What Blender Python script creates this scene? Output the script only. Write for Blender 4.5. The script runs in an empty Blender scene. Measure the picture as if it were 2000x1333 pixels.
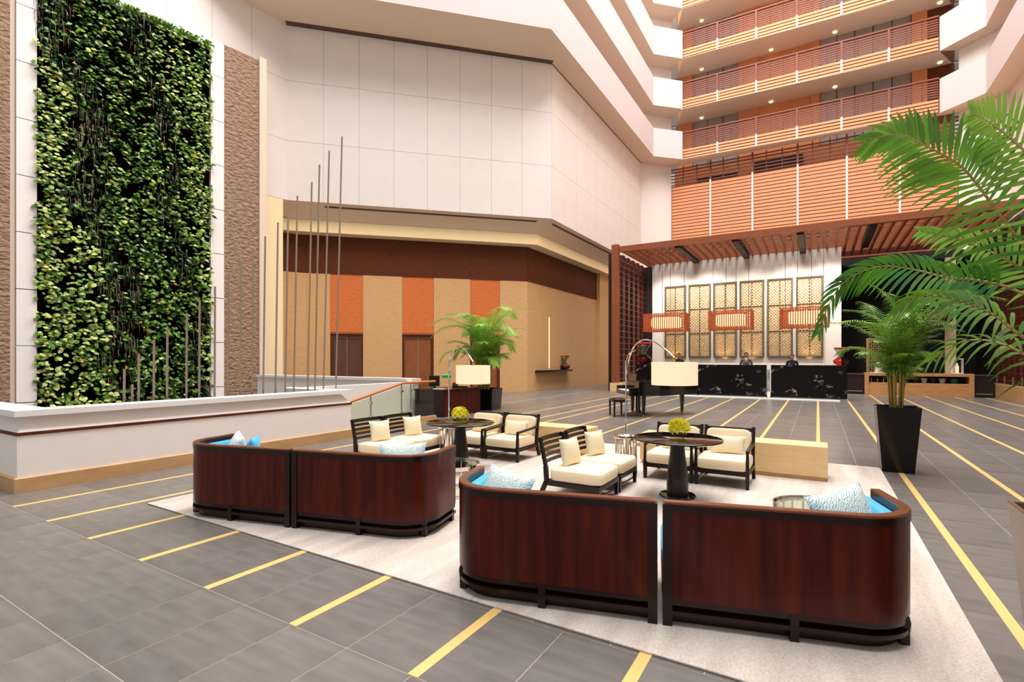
import bpy, bmesh, math, random
from mathutils import Vector, Matrix
random.seed(7)
S = bpy.context.scene
COL = S.collection
R = math.radians
PI = math.pi

# ------------------------------------------------------------------ camera, world, light, exposure
cam = bpy.data.cameras.new('camera')
cam.sensor_width = 36.0
cam.lens = 994.0 / 2000.0 * 36.0
cam.shift_y = 0.01825
cam.clip_end = 300
camo = bpy.data.objects.new('camera', cam)
COL.objects.link(camo)
camo.location = (0, 0, 1.55)
camo.rotation_euler = (R(90), 0, R(31))
S.camera = camo

wd = bpy.data.worlds.new('world'); S.world = wd; wd.use_nodes = True
wd.node_tree.nodes['Background'].inputs[0].default_value = (1.0, 0.975, 0.955, 1)
wd.node_tree.nodes['Background'].inputs[1].default_value = 0.5

def area_light(name, loc, rot, sx, sy, power, color=(1, 1, 1)):
    l = bpy.data.lights.new(name, 'AREA'); l.shape = 'RECTANGLE'; l.size = sx; l.size_y = sy
    l.energy = power; l.color = color
    o = bpy.data.objects.new(name, l); COL.objects.link(o); o.location = loc; o.rotation_euler = rot
    return o
def spot_light(name, loc, rot, power, color, size=R(90), blend=0.6, rad=0.08):
    l = bpy.data.lights.new(name, 'SPOT'); l.energy = power; l.color = color; l.spot_size = size; l.spot_blend = blend
    l.shadow_soft_size = rad
    o = bpy.data.objects.new(name, l); COL.objects.link(o); o.location = loc; o.rotation_euler = rot
    return o
def point_light(name, loc, power, color, rad=0.08):
    l = bpy.data.lights.new(name, 'POINT'); l.energy = power; l.color = color; l.shadow_soft_size = rad
    o = bpy.data.objects.new(name, l); COL.objects.link(o); o.location = loc
    return o
# the glazed roof over the atrium
area_light('skylight', (-2.0, 14.0, 33.0), (0, 0, 0), 17, 40, 21500, (1.0, 0.975, 0.96))

S.view_settings.view_transform = 'Standard'
S.view_settings.look = 'None'
S.view_settings.gamma = 1.0
S.view_settings.use_curve_mapping = False
S.view_settings.exposure = -0.02

# ------------------------------------------------------------------ materials
def lin(c):
    out = []
    for v in c:
        v = v / 255.0
        out.append(v / 12.92 if v <= 0.04045 else ((v + 0.055) / 1.055) ** 2.4)
    return out
MATS = {}
def mat(name, rgb, rough=0.6, metal=0.0, spec=0.5, var=0.0, vscale=4.0, stretch=(1, 1, 1), rgb2=None, bump=0.0, bscale=60.0,
        emit=0.0, trans=0.0, sheen=0.0, coat=0.0, detail=4.0, objrand=0.0, ior=1.45, contrast=None):
    if name in MATS: return MATS[name]
    m = bpy.data.materials.new(name); m.use_nodes = True
    nt = m.node_tree; b = nt.nodes['Principled BSDF']
    c = lin(rgb) + [1]
    b.inputs['Base Color'].default_value = c
    b.inputs['Roughness'].default_value = rough
    b.inputs['Metallic'].default_value = metal
    b.inputs['Specular IOR Level'].default_value = spec
    b.inputs['IOR'].default_value = ior
    b.inputs['Transmission Weight'].default_value = trans
    b.inputs['Coat Weight'].default_value = coat
    b.inputs['Coat Roughness'].default_value = 0.06
    b.inputs['Sheen Weight'].default_value = sheen
    tc = nt.nodes.new('ShaderNodeTexCoord')
    mp = nt.nodes.new('ShaderNodeMapping'); mp.inputs['Scale'].default_value = stretch
    nt.links.new(tc.outputs['Object'], mp.inputs['Vector'])
    last = None
    if var > 0 or rgb2 is not None:
        n = nt.nodes.new('ShaderNodeTexNoise'); n.inputs['Scale'].default_value = vscale; n.inputs['Detail'].default_value = detail
        nt.links.new(mp.outputs[0], n.inputs['Vector'])
        r = nt.nodes.new('ShaderNodeValToRGB')
        lo, hi = contrast or (0.3, 0.7)
        r.color_ramp.elements[0].position = lo; r.color_ramp.elements[1].position = hi
        if rgb2 is None:
            r.color_ramp.elements[0].color = [v * (1 - var) for v in c[:3]] + [1]
            r.color_ramp.elements[1].color = [min(1, v * (1 + var)) for v in c[:3]] + [1]
        else:
            r.color_ramp.elements[0].color = c; r.color_ramp.elements[1].color = lin(rgb2) + [1]
        nt.links.new(n.outputs['Fac'], r.inputs['Fac'])
        last = r.outputs['Color']
    if objrand > 0:
        oi = nt.nodes.new('ShaderNodeObjectInfo')
        mr = nt.nodes.new('ShaderNodeMapRange'); mr.inputs['To Min'].default_value = 1 - objrand; mr.inputs['To Max'].default_value = 1 + objrand
        nt.links.new(oi.outputs['Random'], mr.inputs['Value'])
        mx = nt.nodes.new('ShaderNodeVectorMath'); mx.operation = 'SCALE'
        if last is not None: nt.links.new(last, mx.inputs[0])
        else: mx.inputs[0].default_value = c[:3]
        nt.links.new(mr.outputs[0], mx.inputs['Scale'])
        last = mx.outputs[0]
    if last is not None: nt.links.new(last, b.inputs['Base Color'])
    if emit > 0:
        b.inputs['Emission Color'].default_value = c; b.inputs['Emission Strength'].default_value = emit
    if bump > 0:
        n2 = nt.nodes.new('ShaderNodeTexNoise'); n2.inputs['Scale'].default_value = bscale; n2.inputs['Detail'].default_value = 3
        nt.links.new(mp.outputs[0], n2.inputs['Vector'])
        bp = nt.nodes.new('ShaderNodeBump'); bp.inputs['Strength'].default_value = bump; bp.inputs['Distance'].default_value = 0.12 if bump >= 1 else 0.02
        nt.links.new(n2.outputs['Fac'], bp.inputs['Height']); nt.links.new(bp.outputs[0], b.inputs['Normal'])
    MATS[name] = m
    return m

M_white = mat('white plaster panel', (232, 222, 215), 0.7, var=0.02, vscale=1.5)
M_fascia = mat('white painted balcony', (206, 191, 188), 0.75)
M_slab = mat('white stone slab', (246, 237, 232), 0.6)
M_soffit = mat('beige painted soffit', (230, 209, 188), 0.8)
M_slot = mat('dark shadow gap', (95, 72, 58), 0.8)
M_cream = mat('cream painted bulkhead', (250, 228, 184), 0.8)
M_woodband = mat('dark walnut band', (104, 52, 24), 0.65, spec=0.25, rgb2=(80, 36, 17), vscale=3, stretch=(1, 1, 14))
M_beige = mat('straw woven wall covering', (222, 176, 122), 0.7, rgb2=(208, 162, 110), vscale=2.5, stretch=(1, 1, 10), bump=0.05)
M_orange = mat('orange wood veneer', (226, 126, 62), 0.45, rgb2=(208, 106, 50), vscale=2, stretch=(2, 2, 10))
M_door = mat('brown wood door', (156, 92, 50), 0.4, rgb2=(134, 76, 42), vscale=3, stretch=(8, 8, 1))
M_doordark = mat('dark bronze door glass', (96, 58, 44), 0.12, spec=0.6)
M_slat = mat('terracotta timber slat', (230, 156, 112), 0.55, var=0.06, vscale=6, stretch=(.3, 6, 6))
M_rail = mat('red brown timber rail', (126, 64, 44), 0.5, var=0.1, vscale=6)
M_slatback = mat('slat backing board', (140, 84, 56), 0.8)
M_silver = mat('pale aluminium strip', (232, 228, 222), 0.4)
M_trellis = mat('brown trellis timber', (140, 76, 42), 0.5, var=0.12, vscale=8, stretch=(1, 1, 3))
M_pillar = mat('teak screen pillar', (142, 76, 42), 0.5, var=0.12, vscale=6, stretch=(6, 6, .6))
M_darkred = mat('dark red brown timber', (96, 38, 26), 0.45, var=0.15, vscale=4)
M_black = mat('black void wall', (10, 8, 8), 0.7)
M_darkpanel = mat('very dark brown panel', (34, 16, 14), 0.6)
M_rod_dark = mat('dark bronze rod', (112, 86, 78), 0.35, metal=0.6)
M_recep = mat('limewashed reception wall', (226, 216, 206), 0.8, var=0.04, vscale=0.8, stretch=(1, 1, .5))
M_lattice = mat('antique gold lattice', (158, 124, 82), 0.5)
M_latback = mat('pale gold lattice backing', (250, 228, 186), 0.7)
M_frame = mat('bronze picture frame', (82, 70, 48), 0.5)
M_plinth = mat('white stone plinth', (236, 230, 222), 0.5)
M_stone = mat('cream travertine', (240, 206, 154), 0.45, rgb2=(230, 192, 138), vscale=5, stretch=(1, 1, 4))
M_stone2 = mat('tan stone baseboard', (208, 166, 116), 0.45, rgb2=(194, 150, 102), vscale=3, stretch=(1, 1, 4))
M_parapet = mat('ivory parapet plaster', (248, 240, 234), 0.6, var=0.015)
M_coping = mat('white coping stone', (242, 238, 236), 0.4)
M_rough = mat('hammered brown stone', (176, 144, 120), 0.85, rgb2=(140, 108, 86), vscale=6, bump=1.0, bscale=7, stretch=(1, 1, 1.6))
M_steel = mat('brushed steel rod', (176, 158, 140), 0.35, metal=0.7)
M_chrome = mat('polished chrome', (220, 212, 204), 0.08, metal=1.0)
M_handrail = mat('orange timber handrail', (206, 118, 52), 0.4)
M_gold = mat('brass', (196, 150, 72), 0.25, metal=0.9)
M_sofawood = mat('dark mahogany', (92, 27, 13), 0.28, rgb2=(56, 13, 8), vscale=2.2, stretch=(7, 7, .5), coat=0.06, spec=0.2)
M_sofatrim = mat('black mahogany trim', (34, 11, 8), 0.3, coat=0.1, spec=0.3)
M_sofarim = mat('polished mahogany rim', (110, 56, 28), 0.3, coat=0.15, var=0.1)  # paler than the shell: the highlight along the top is in this colour
M_blue = mat('turquoise upholstery', (70, 176, 216), 0.8, sheen=0.2, bump=0.05, bscale=200)
M_cushion = mat('ivory upholstery', (246, 226, 190), 0.85, sheen=0.1, bump=0.05, bscale=150)
M_button = mat('taupe tuft', (160, 124, 90), 0.8)
M_ebony = mat('ebony chair frame', (24, 13, 11), 0.35, coat=0.1, spec=0.35)
M_table = mat('black lacquer table', (14, 9, 7), 0.05, coat=0.3)
M_blackgloss = mat('black gloss', (8, 7, 7), 0.1, coat=0.2)
M_shade = mat('cream lamp shade', (255, 232, 194), 0.8, emit=0.45)
M_glow = mat('lit linen shade', (255, 226, 170), 0.8, emit=1.3)
M_slit = mat('glowing wall slit', (255, 226, 160), 0.8, emit=2.6)
M_wall_lamp = mat('glowing wall lamp', (255, 214, 140), 0.8, emit=3.0)
M_pendant = mat('orange teak batten', (196, 96, 52), 0.5, var=0.1)
M_potblack = mat('black glazed planter', (9, 7, 6), 0.15, coat=0.1, spec=0.35)
M_potstone = mat('taupe stone planter', (132, 104, 84), 0.3, rgb2=(112, 86, 70), vscale=2, stretch=(1, 1, .4))
M_soil = mat('dark potting soil', (38, 28, 20), 0.95)
M_leafA = mat('pale variegated leaf', (214, 226, 140), 0.35, var=0.25, vscale=1.2, spec=0.4)
M_leafB = mat('mid green leaf', (104, 146, 52), 0.3, var=0.25, vscale=1.5)
M_leafC = mat('dark green leaf', (28, 62, 26), 0.22, var=0.3, vscale=1.5)
M_leafD = mat('olive grass blade', (122, 108, 84), 0.5, var=0.3, vscale=2)
M_leafY = mat('yellow leaf', (206, 160, 60), 0.5)
M_under = mat('dark planting felt', (14, 9, 6), 1.0, spec=0.0)
M_palm = mat('palm green', (116, 168, 40), 0.26, rgb2=(50, 112, 22), vscale=1.6, spec=0.7, objrand=0.35, contrast=(.38, .62))
M_palmlight = mat('light palm green', (168, 206, 84), 0.4, rgb2=(104, 160, 56), vscale=2.0)
M_stem = mat('palm cane', (132, 138, 58), 0.5, rgb2=(150, 110, 50), vscale=6, stretch=(1, 1, .3))
M_yellow = mat('yellow orchid petal', (255, 246, 60), 0.7)
M_red = mat('red flower', (186, 26, 44), 0.4, var=0.2, vscale=20)
M_green = mat('green glass lamp shade', (70, 170, 90), 0.2)
M_skin = mat('skin', (176, 124, 96), 0.5)
M_hair = mat('black hair', (28, 20, 18), 0.5)
M_suitg = mat('grey brown suit', (112, 92, 84), 0.8)
M_suitb = mat('black suit', (26, 22, 26), 0.8)
M_shirt = mat('white shirt', (232, 228, 222), 0.7)
M_tie = mat('dark tie', (70, 50, 48), 0.6)
M_bay = mat('tan orange door bay', (206, 132, 78), 0.6)
M_greypanel = mat('grey corridor panel', (150, 138, 128), 0.6)
M_buffet = mat('honey oak', (214, 160, 104), 0.45, rgb2=(192, 134, 82), vscale=3, stretch=(1, 6, 6))
M_grout = mat('pale grout', (178, 168, 158), 0.8)
M_inlay = mat('yellow brass inlay', (228, 190, 118), 0.4)
M_paper = mat('paper', (226, 222, 214), 0.7)
M_bottle = mat('dark bottle glass', (40, 22, 18), 0.1)
M_lid = mat('pale ceramic', (214, 204, 190), 0.4)
M_teal = mat('teal glazed bowl', (30, 92, 100), 0.3)
M_rattan = mat('brown rattan', (110, 60, 42), 0.6, bump=0.4, bscale=30)

def translucent(m, fac):
    nt = m.node_tree; b = nt.nodes['Principled BSDF']; o = nt.nodes['Material Output']
    t = nt.nodes.new('ShaderNodeBsdfTranslucent'); mx = nt.nodes.new('ShaderNodeMixShader'); mx.inputs[0].default_value = fac
    bc = b.inputs['Base Color']
    if bc.links: nt.links.new(bc.links[0].from_socket, t.inputs[0])
    else: t.inputs[0].default_value = bc.default_value
    nt.links.new(b.outputs[0], mx.inputs[1]); nt.links.new(t.outputs[0], mx.inputs[2]); nt.links.new(mx.outputs[0], o.inputs[0])
translucent(M_yellow, .25); translucent(M_palm, .18); translucent(M_palmlight, .3); translucent(M_leafA, .2)
def glass_mat(name, tint, rough=0.0):
    m = bpy.data.materials.new(name); m.use_nodes = True
    nt = m.node_tree; nt.nodes.clear()
    o = nt.nodes.new('ShaderNodeOutputMaterial')
    t = nt.nodes.new('ShaderNodeBsdfTransparent'); t.inputs[0].default_value = lin(tint) + [1]
    g = nt.nodes.new('ShaderNodeBsdfGlossy'); g.inputs['Roughness'].default_value = rough
    lw = nt.nodes.new('ShaderNodeLayerWeight'); lw.inputs[0].default_value = 0.5
    pw = nt.nodes.new('ShaderNodeMath'); pw.operation = 'POWER'; pw.inputs[1].default_value = 5.0
    nt.links.new(lw.outputs['Facing'], pw.inputs[0])
    fr = nt.nodes.new('ShaderNodeMath'); fr.operation = 'MULTIPLY_ADD'; fr.inputs[1].default_value = 0.6; fr.inputs[2].default_value = 0.04
    nt.links.new(pw.outputs[0], fr.inputs[0])
    mx = nt.nodes.new('ShaderNodeMixShader')
    nt.links.new(fr.outputs[0], mx.inputs[0]); nt.links.new(t.outputs[0], mx.inputs[1]); nt.links.new(g.outputs[0], mx.inputs[2])
    nt.links.new(mx.outputs[0], o.inputs[0])
    MATS[name] = m
    return m
M_glass = glass_mat('clear greenish glass', (240, 246, 238))
M_glassred = glass_mat('red tinted glass', (226, 120, 120))

def tile_mat():
    m = mat('grey porcelain tile', (116, 110, 105), 0.3, spec=0.35)
    nt = m.node_tree; b = nt.nodes['Principled BSDF']
    tc = nt.nodes['Texture Coordinate']
    mp = nt.nodes.new('ShaderNodeMapping'); mp.inputs['Scale'].default_value = (0.7, 7, 1)
    nt.links.new(tc.outputs['Object'], mp.inputs[0])
    n = nt.nodes.new('ShaderNodeTexNoise'); n.inputs['Scale'].default_value = 1.6; n.inputs['Detail'].default_value = 6
    nt.links.new(mp.outputs[0], n.inputs['Vector'])
    n2 = nt.nodes.new('ShaderNodeTexNoise'); n2.inputs['Scale'].default_value = 2.2; n2.inputs['Detail'].default_value = 5
    nt.links.new(tc.outputs['Object'], n2.inputs['Vector'])
    mx = nt.nodes.new('ShaderNodeMath'); mx.operation = 'MULTIPLY_ADD'; mx.inputs[1].default_value = 0.5
    nt.links.new(n.outputs['Fac'], mx.inputs[0])
    m2 = nt.nodes.new('ShaderNodeMath'); m2.operation = 'MULTIPLY'; m2.inputs[1].default_value = 0.5
    nt.links.new(n2.outputs['Fac'], m2.inputs[0]); nt.links.new(m2.outputs[0], mx.inputs[2])
    r = nt.nodes.new('ShaderNodeValToRGB')
    r.color_ramp.elements[0].position = 0.32; r.color_ramp.elements[0].color = lin((96, 90, 86)) + [1]
    r.color_ramp.elements[1].position = 0.68; r.color_ramp.elements[1].color = lin((132, 125, 119)) + [1]
    nt.links.new(mx.outputs[0], r.inputs[0])
    oi = nt.nodes.new('ShaderNodeObjectInfo'); mr = nt.nodes.new('ShaderNodeMapRange'); mr.inputs['To Min'].default_value = .93; mr.inputs['To Max'].default_value = 1.07
    nt.links.new(oi.outputs['Random'], mr.inputs['Value'])
    vs = nt.nodes.new('ShaderNodeVectorMath'); vs.operation = 'SCALE'; nt.links.new(r.outputs[0], vs.inputs[0]); nt.links.new(mr.outputs[0], vs.inputs['Scale'])
    nt.links.new(vs.outputs[0], b.inputs['Base Color'])
    return m
M_tile = tile_mat()

def marble_mat():
    m = mat('black veined marble', (8, 7, 8), 0.22, coat=0.0, spec=0.2)
    nt = m.node_tree; b = nt.nodes['Principled BSDF']; tc = nt.nodes['Texture Coordinate']
    mp = nt.nodes.new('ShaderNodeMapping'); mp.inputs['Scale'].default_value = (1, 1, 1.6); mp.inputs['Rotation'].default_value = (0, R(25), 0)
    nt.links.new(tc.outputs['Object'], mp.inputs[0])
    n = nt.nodes.new('ShaderNodeTexNoise'); n.inputs['Scale'].default_value = 1.3; n.inputs['Detail'].default_value = 7
    n.inputs['Roughness'].default_value = 0.6; n.inputs['Distortion'].default_value = 0.6
    nt.links.new(mp.outputs[0], n.inputs['Vector'])
    a = nt.nodes.new('ShaderNodeMath'); a.operation = 'SUBTRACT'; a.inputs[1].default_value = 0.5
    nt.links.new(n.outputs['Fac'], a.inputs[0])
    ab = nt.nodes.new('ShaderNodeMath'); ab.operation = 'ABSOLUTE'; nt.links.new(a.outputs[0], ab.inputs[0])
    n2 = nt.nodes.new('ShaderNodeTexNoise'); n2.inputs['Scale'].default_value = 1.7; n2.inputs['Detail'].default_value = 2
    nt.links.new(mp.outputs[0], n2.inputs['Vector'])
    r = nt.nodes.new('ShaderNodeValToRGB')
    r.color_ramp.elements[0].position = 0.0; r.color_ramp.elements[0].color = (0.75, 0.72, 0.70, 1)
    r.color_ramp.elements[1].position = 0.008; r.color_ramp.elements[1].color = lin((14, 12, 13)) + [1]
    nt.links.new(ab.outputs[0], r.inputs[0])
    r2 = nt.nodes.new('ShaderNodeValToRGB'); r2.color_ramp.elements[0].position = 0.5; r2.color_ramp.elements[1].position = 0.66
    nt.links.new(n2.outputs['Fac'], r2.inputs[0])
    mx = nt.nodes.new('ShaderNodeMix'); mx.data_type = 'RGBA'
    mx.inputs[6].default_value = lin((14, 12, 13)) + [1]
    nt.links.new(r2.outputs[0], mx.inputs[0]); nt.links.new(r.outputs[0], mx.inputs[7])
    nt.links.new(mx.outputs[2], b.inputs['Base Color'])
    return m
M_marble = marble_mat()

def rug_mat():
    m = mat('pale grey woven rug', (200, 188, 180), 0.95, bump=0.35, bscale=140)
    nt = m.node_tree; b = nt.nodes['Principled BSDF']; tc = nt.nodes['Texture Coordinate']
    mp = nt.nodes.new('ShaderNodeMapping'); mp.inputs['Scale'].default_value = (4, 0.5, 1); mp.inputs['Rotation'].default_value = (0, 0, R(12))
    nt.links.new(tc.outputs['Object'], mp.inputs[0])
    n = nt.nodes.new('ShaderNodeTexNoise'); n.inputs['Scale'].default_value = 1.3; n.inputs['Detail'].default_value = 4
    nt.links.new(mp.outputs[0], n.inputs['Vector'])
    n2 = nt.nodes.new('ShaderNodeTexNoise'); n2.inputs['Scale'].default_value = 90; n2.inputs['Detail'].default_value = 2
    nt.links.new(tc.outputs['Object'], n2.inputs['Vector'])
    ad = nt.nodes.new('ShaderNodeMath'); ad.operation = 'MULTIPLY_ADD'; ad.inputs[1].default_value = 0.45
    nt.links.new(n2.outputs['Fac'], ad.inputs[0])
    ml = nt.nodes.new('ShaderNodeMath'); ml.operation = 'MULTIPLY'; ml.inputs[1].default_value = 0.6
    nt.links.new(n.outputs['Fac'], ml.inputs[0]); nt.links.new(ml.outputs[0], ad.inputs[2])
    r = nt.nodes.new('ShaderNodeValToRGB')
    r.color_ramp.elements[0].position = 0.35; r.color_ramp.elements[0].color = lin((180, 164, 152)) + [1]
    r.color_ramp.elements[1].position = 0.68; r.color_ramp.elements[1].color = lin((226, 214, 204)) + [1]
    nt.links.new(ad.outputs[0], r.inputs[0]); nt.links.new(r.outputs[0], b.inputs['Base Color'])
    return m
M_rug = rug_mat()

def pillow_mat(name, c1, c2, scale):
    m = mat(name, c1, 0.8)
    nt = m.node_tree; b = nt.nodes['Principled BSDF']; tc = nt.nodes['Texture Coordinate']
    mp = nt.nodes.new('ShaderNodeMapping'); mp.inputs['Rotation'].default_value = (0, 0, R(45))
    nt.links.new(tc.outputs['Object'], mp.inputs[0])
    v = nt.nodes.new('ShaderNodeTexWave'); v.inputs['Scale'].default_value = scale; v.inputs['Distortion'].default_value = 6.0
    v.inputs['Detail'].default_value = 1.0; v.inputs['Detail Scale'].default_value = 2.5
    nt.links.new(mp.outputs[0], v.inputs['Vector'])
    r = nt.nodes.new('ShaderNodeValToRGB')
    r.color_ramp.elements[0].position = 0.12; r.color_ramp.elements[0].color = lin(c2) + [1]
    r.color_ramp.elements[1].position = 0.42; r.color_ramp.elements[1].color = lin(c1) + [1]
    nt.links.new(v.outputs['Fac'], r.inputs[0]); nt.links.new(r.outputs[0], b.inputs['Base Color'])
    return m
M_pilteal = pillow_mat('white and teal zigzag cloth', (242, 240, 230), (132, 172, 180), 22)
M_pilgold = pillow_mat('ivory damask cloth', (242, 230, 200), (230, 214, 174), 22)

# ------------------------------------------------------------------ mesh helpers
class MB:
    def __init__(s): s.v = []; s.f = []; s.mi = []; s.cur = 0
    def add(s, vs, fs):
        o = len(s.v); s.v += [tuple(p) for p in vs]
        for f in fs: s.f.append([o + i for i in f]); s.mi.append(s.cur)
        return s
    def box(s, x0, x1, y0, y1, z0, z1, M=None):
        vs = [Vector((x, y, z)) for z in (z0, z1) for y in (y0, y1) for x in (x0, x1)]
        if M is not None: vs = [M @ p for p in vs]
        return s.add(vs, [(0, 2, 3, 1), (4, 5, 7, 6), (0, 1, 5, 4), (2, 6, 7, 3), (0, 4, 6, 2), (1, 3, 7, 5)])
    def beam(s, a, b, w, h, up=(0, 0, 1)):
        a = Vector(a); b = Vector(b); d = (b - a).normalized(); u = Vector(up)
        x = d.cross(u)
        if x.length < 1e-5: x = d.cross(Vector((1, 0, 0)))
        x.normalize(); y = x.cross(d).normalized()
        vs = [p + x * sx * w / 2 + y * sy * h / 2 for p in (a, b) for sy in (-1, 1) for sx in (-1, 1)]
        return s.add(vs, [(0, 2, 3, 1), (4, 5, 7, 6), (0, 1, 5, 4), (2, 6, 7, 3), (0, 4, 6, 2), (1, 3, 7, 5)])
    def taper(s, a, b, wa, wb):
        a = Vector(a); b = Vector(b)
        vs = [p + Vector((sx * w / 2, sy * w / 2, 0)) for p, w in ((a, wa), (b, wb)) for sy in (-1, 1) for sx in (-1, 1)]
        return s.add(vs, [(0, 2, 3, 1), (4, 5, 7, 6), (0, 1, 5, 4), (2, 6, 7, 3), (0, 4, 6, 2), (1, 3, 7, 5)])
    def prism(s, poly, z0, z1):
        n = len(poly)
        s.add([(x, y, z0) for x, y in poly] + [(x, y, z1) for x, y in poly],
              [list(range(n))[::-1], list(range(n, 2 * n))] + [(i, (i + 1) % n, n + (i + 1) % n, n + i) for i in range(n)])
        return s
    def sweep(s, path, prof, closed=False):
        """profile [(offset, z)] swept along a plan path [(x, y, nx, ny)]"""
        m = len(prof); n = len(path)
        vs = [(x + nx * o, y + ny * o, z) for (x, y, nx, ny) in path for (o, z) in prof]
        fs = []
        for i in range(n - 1):
            for j in range(m):
                k = (j + 1) % m
                fs.append((i * m + j, (i + 1) * m + j, (i + 1) * m + k, i * m + k))
        fs.append(list(range(m))); fs.append([(n - 1) * m + j for j in range(m)][::-1])
        return s.add(vs, fs)
    def tube(s, pts, r, n=8, cap=True):
        pts = [Vector(p) for p in pts]; k = len(pts)
        rs = r if isinstance(r, (list, tuple)) else [r] * k
        vs = []; prev = None
        for i, p in enumerate(pts):
            d = (pts[min(i + 1, k - 1)] - pts[max(i - 1, 0)]).normalized()
            if prev is None:
                x = d.cross(Vector((0, 0, 1)))
                if x.length < 1e-3: x = Vector((1, 0, 0))
            else:
                x = prev - d * prev.dot(d)
            x.normalize(); prev = x; y = d.cross(x)
            for j in range(n):
                a = 2 * PI * j / n
                vs.append(p + (x * math.cos(a) + y * math.sin(a)) * rs[i])
        fs = [(i * n + j, i * n + (j + 1) % n, (i + 1) * n + (j + 1) % n, (i + 1) * n + j) for i in range(k - 1) for j in range(n)]
        if cap: fs += [list(range(n))[::-1], [(k - 1) * n + j for j in range(n)]]
        return s.add(vs, fs)
    def lathe(s, prof, n=24, c=(0, 0, 0), cap=True):
        k = len(prof)
        vs = [(c[0] + r * math.cos(2 * PI * j / n), c[1] + r * math.sin(2 * PI * j / n), c[2] + z) for r, z in prof for j in range(n)]
        fs = [(i * n + j, i * n + (j + 1) % n, (i + 1) * n + (j + 1) % n, (i + 1) * n + j) for i in range(k - 1) for j in range(n)]
        if not cap: return s.add(vs, fs)
        if prof[0][0] > 1e-6: fs.append(list(range(n))[::-1])
        if prof[-1][0] > 1e-6: fs.append([(k - 1) * n + j for j in range(n)])
        return s.add(vs, fs)
    def ball(s, c, rx, ry=None, rz=None, n=10, m=6):
        ry = ry or rx; rz = rz or rx
        vs = []; fs = []
        for i in range(m + 1):
            t = PI * i / m
            for j in range(n):
                a = 2 * PI * j / n
                vs.append((c[0] + rx * math.sin(t) * math.cos(a), c[1] + ry * math.sin(t) * math.sin(a), c[2] + rz * math.cos(t)))
        for i in range(m):
            for j in range(n): fs.append((i * n + j, (i + 1) * n + j, (i + 1) * n + (j + 1) % n, i * n + (j + 1) % n))
        return s.add(vs, fs)
    def superbox(s, cx, cy, cz, w, d, h, e=0.25, n=24, m=12):
        vs = []; fs = []
        def sp(v, p): return math.copysign(abs(v) ** p, v)
        for i in range(m + 1):
            t = -PI / 2 + PI * i / m
            for j in range(n):
                a = 2 * PI * j / n
                vs.append((cx + w / 2 * sp(math.cos(t), e) * sp(math.cos(a), e), cy + d / 2 * sp(math.cos(t), e) * sp(math.sin(a), e), cz + h / 2 * sp(math.sin(t), e * 1.6)))
        for i in range(m):
            for j in range(n): fs.append((i * n + j, i * n + (j + 1) % n, (i + 1) * n + (j + 1) % n, (i + 1) * n + j))
        return s.add(vs, fs)
    def mesh(s, name, mats, smooth=None):
        me = bpy.data.meshes.new(name); me.from_pydata(s.v, [], s.f)
        for m in (mats if isinstance(mats, (list, tuple)) else [mats]): me.materials.append(m)
        if any(s.mi): me.polygons.foreach_set('material_index', s.mi)
        bm = bmesh.new(); bm.from_mesh(me); bmesh.ops.remove_doubles(bm, verts=bm.verts, dist=1e-5)
        if smooth != 'flat': bmesh.ops.recalc_face_normals(bm, faces=bm.faces)
        bm.to_mesh(me); bm.free()
        if smooth not in (None, 'flat'):
            me.polygons.foreach_set('use_smooth', [True] * len(me.polygons)); me.set_sharp_from_angle(angle=R(smooth))
        me.update()
        return me
    def build(s, name, mats, parent=None, smooth=None, bevel=0, kind=None, label=None):
        o = bpy.data.objects.new(name, s.mesh(name, mats, smooth)); COL.objects.link(o)
        if parent is not None: o.parent = parent
        if bevel:
            b = o.modifiers.new('bevel', 'BEVEL'); b.width = bevel; b.segments = 2; b.limit_method = 'ANGLE'; b.angle_limit = R(40)
        if kind: o['kind'] = kind
        if label: o['label'] = label
        return o
def inst(me, name, parent=None, loc=(0, 0, 0), rot=(0, 0, 0), scale=(1, 1, 1)):
    o = bpy.data.objects.new(name, me); COL.objects.link(o); o.location = loc; o.rotation_euler = rot; o.scale = scale
    if parent is not None: o.parent = parent
    return o
def tag(o, label, cat, group=None, kind=None):
    o['label'] = label; o['category'] = cat
    if group: o['group'] = group
    if kind: o['kind'] = kind
    return o
def thing(name, label, cat, loc=(0, 0, 0), rz=0, group=None):
    o = bpy.data.objects.new(name, None); COL.objects.link(o); o.location = loc; o.rotation_euler = (0, 0, rz)
    o.empty_display_size = 0.2
    return tag(o, label, cat, group)
def struct(name, label, cat, loc=(0, 0, 0)):
    o = thing(name, label, cat, loc); o['kind'] = 'structure'; return o
def copy_tree(src, parent=None):
    c = src.copy(); COL.objects.link(c)
    if parent is not None: c.parent = parent
    for ch in list(src.children): copy_tree(ch, c)
    return c
def recopy(src, label, loc, rz=None):
    c = copy_tree(src); c.location = loc
    if rz is not None: c.rotation_euler = (0, 0, rz)
    c['label'] = label
    return c

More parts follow.
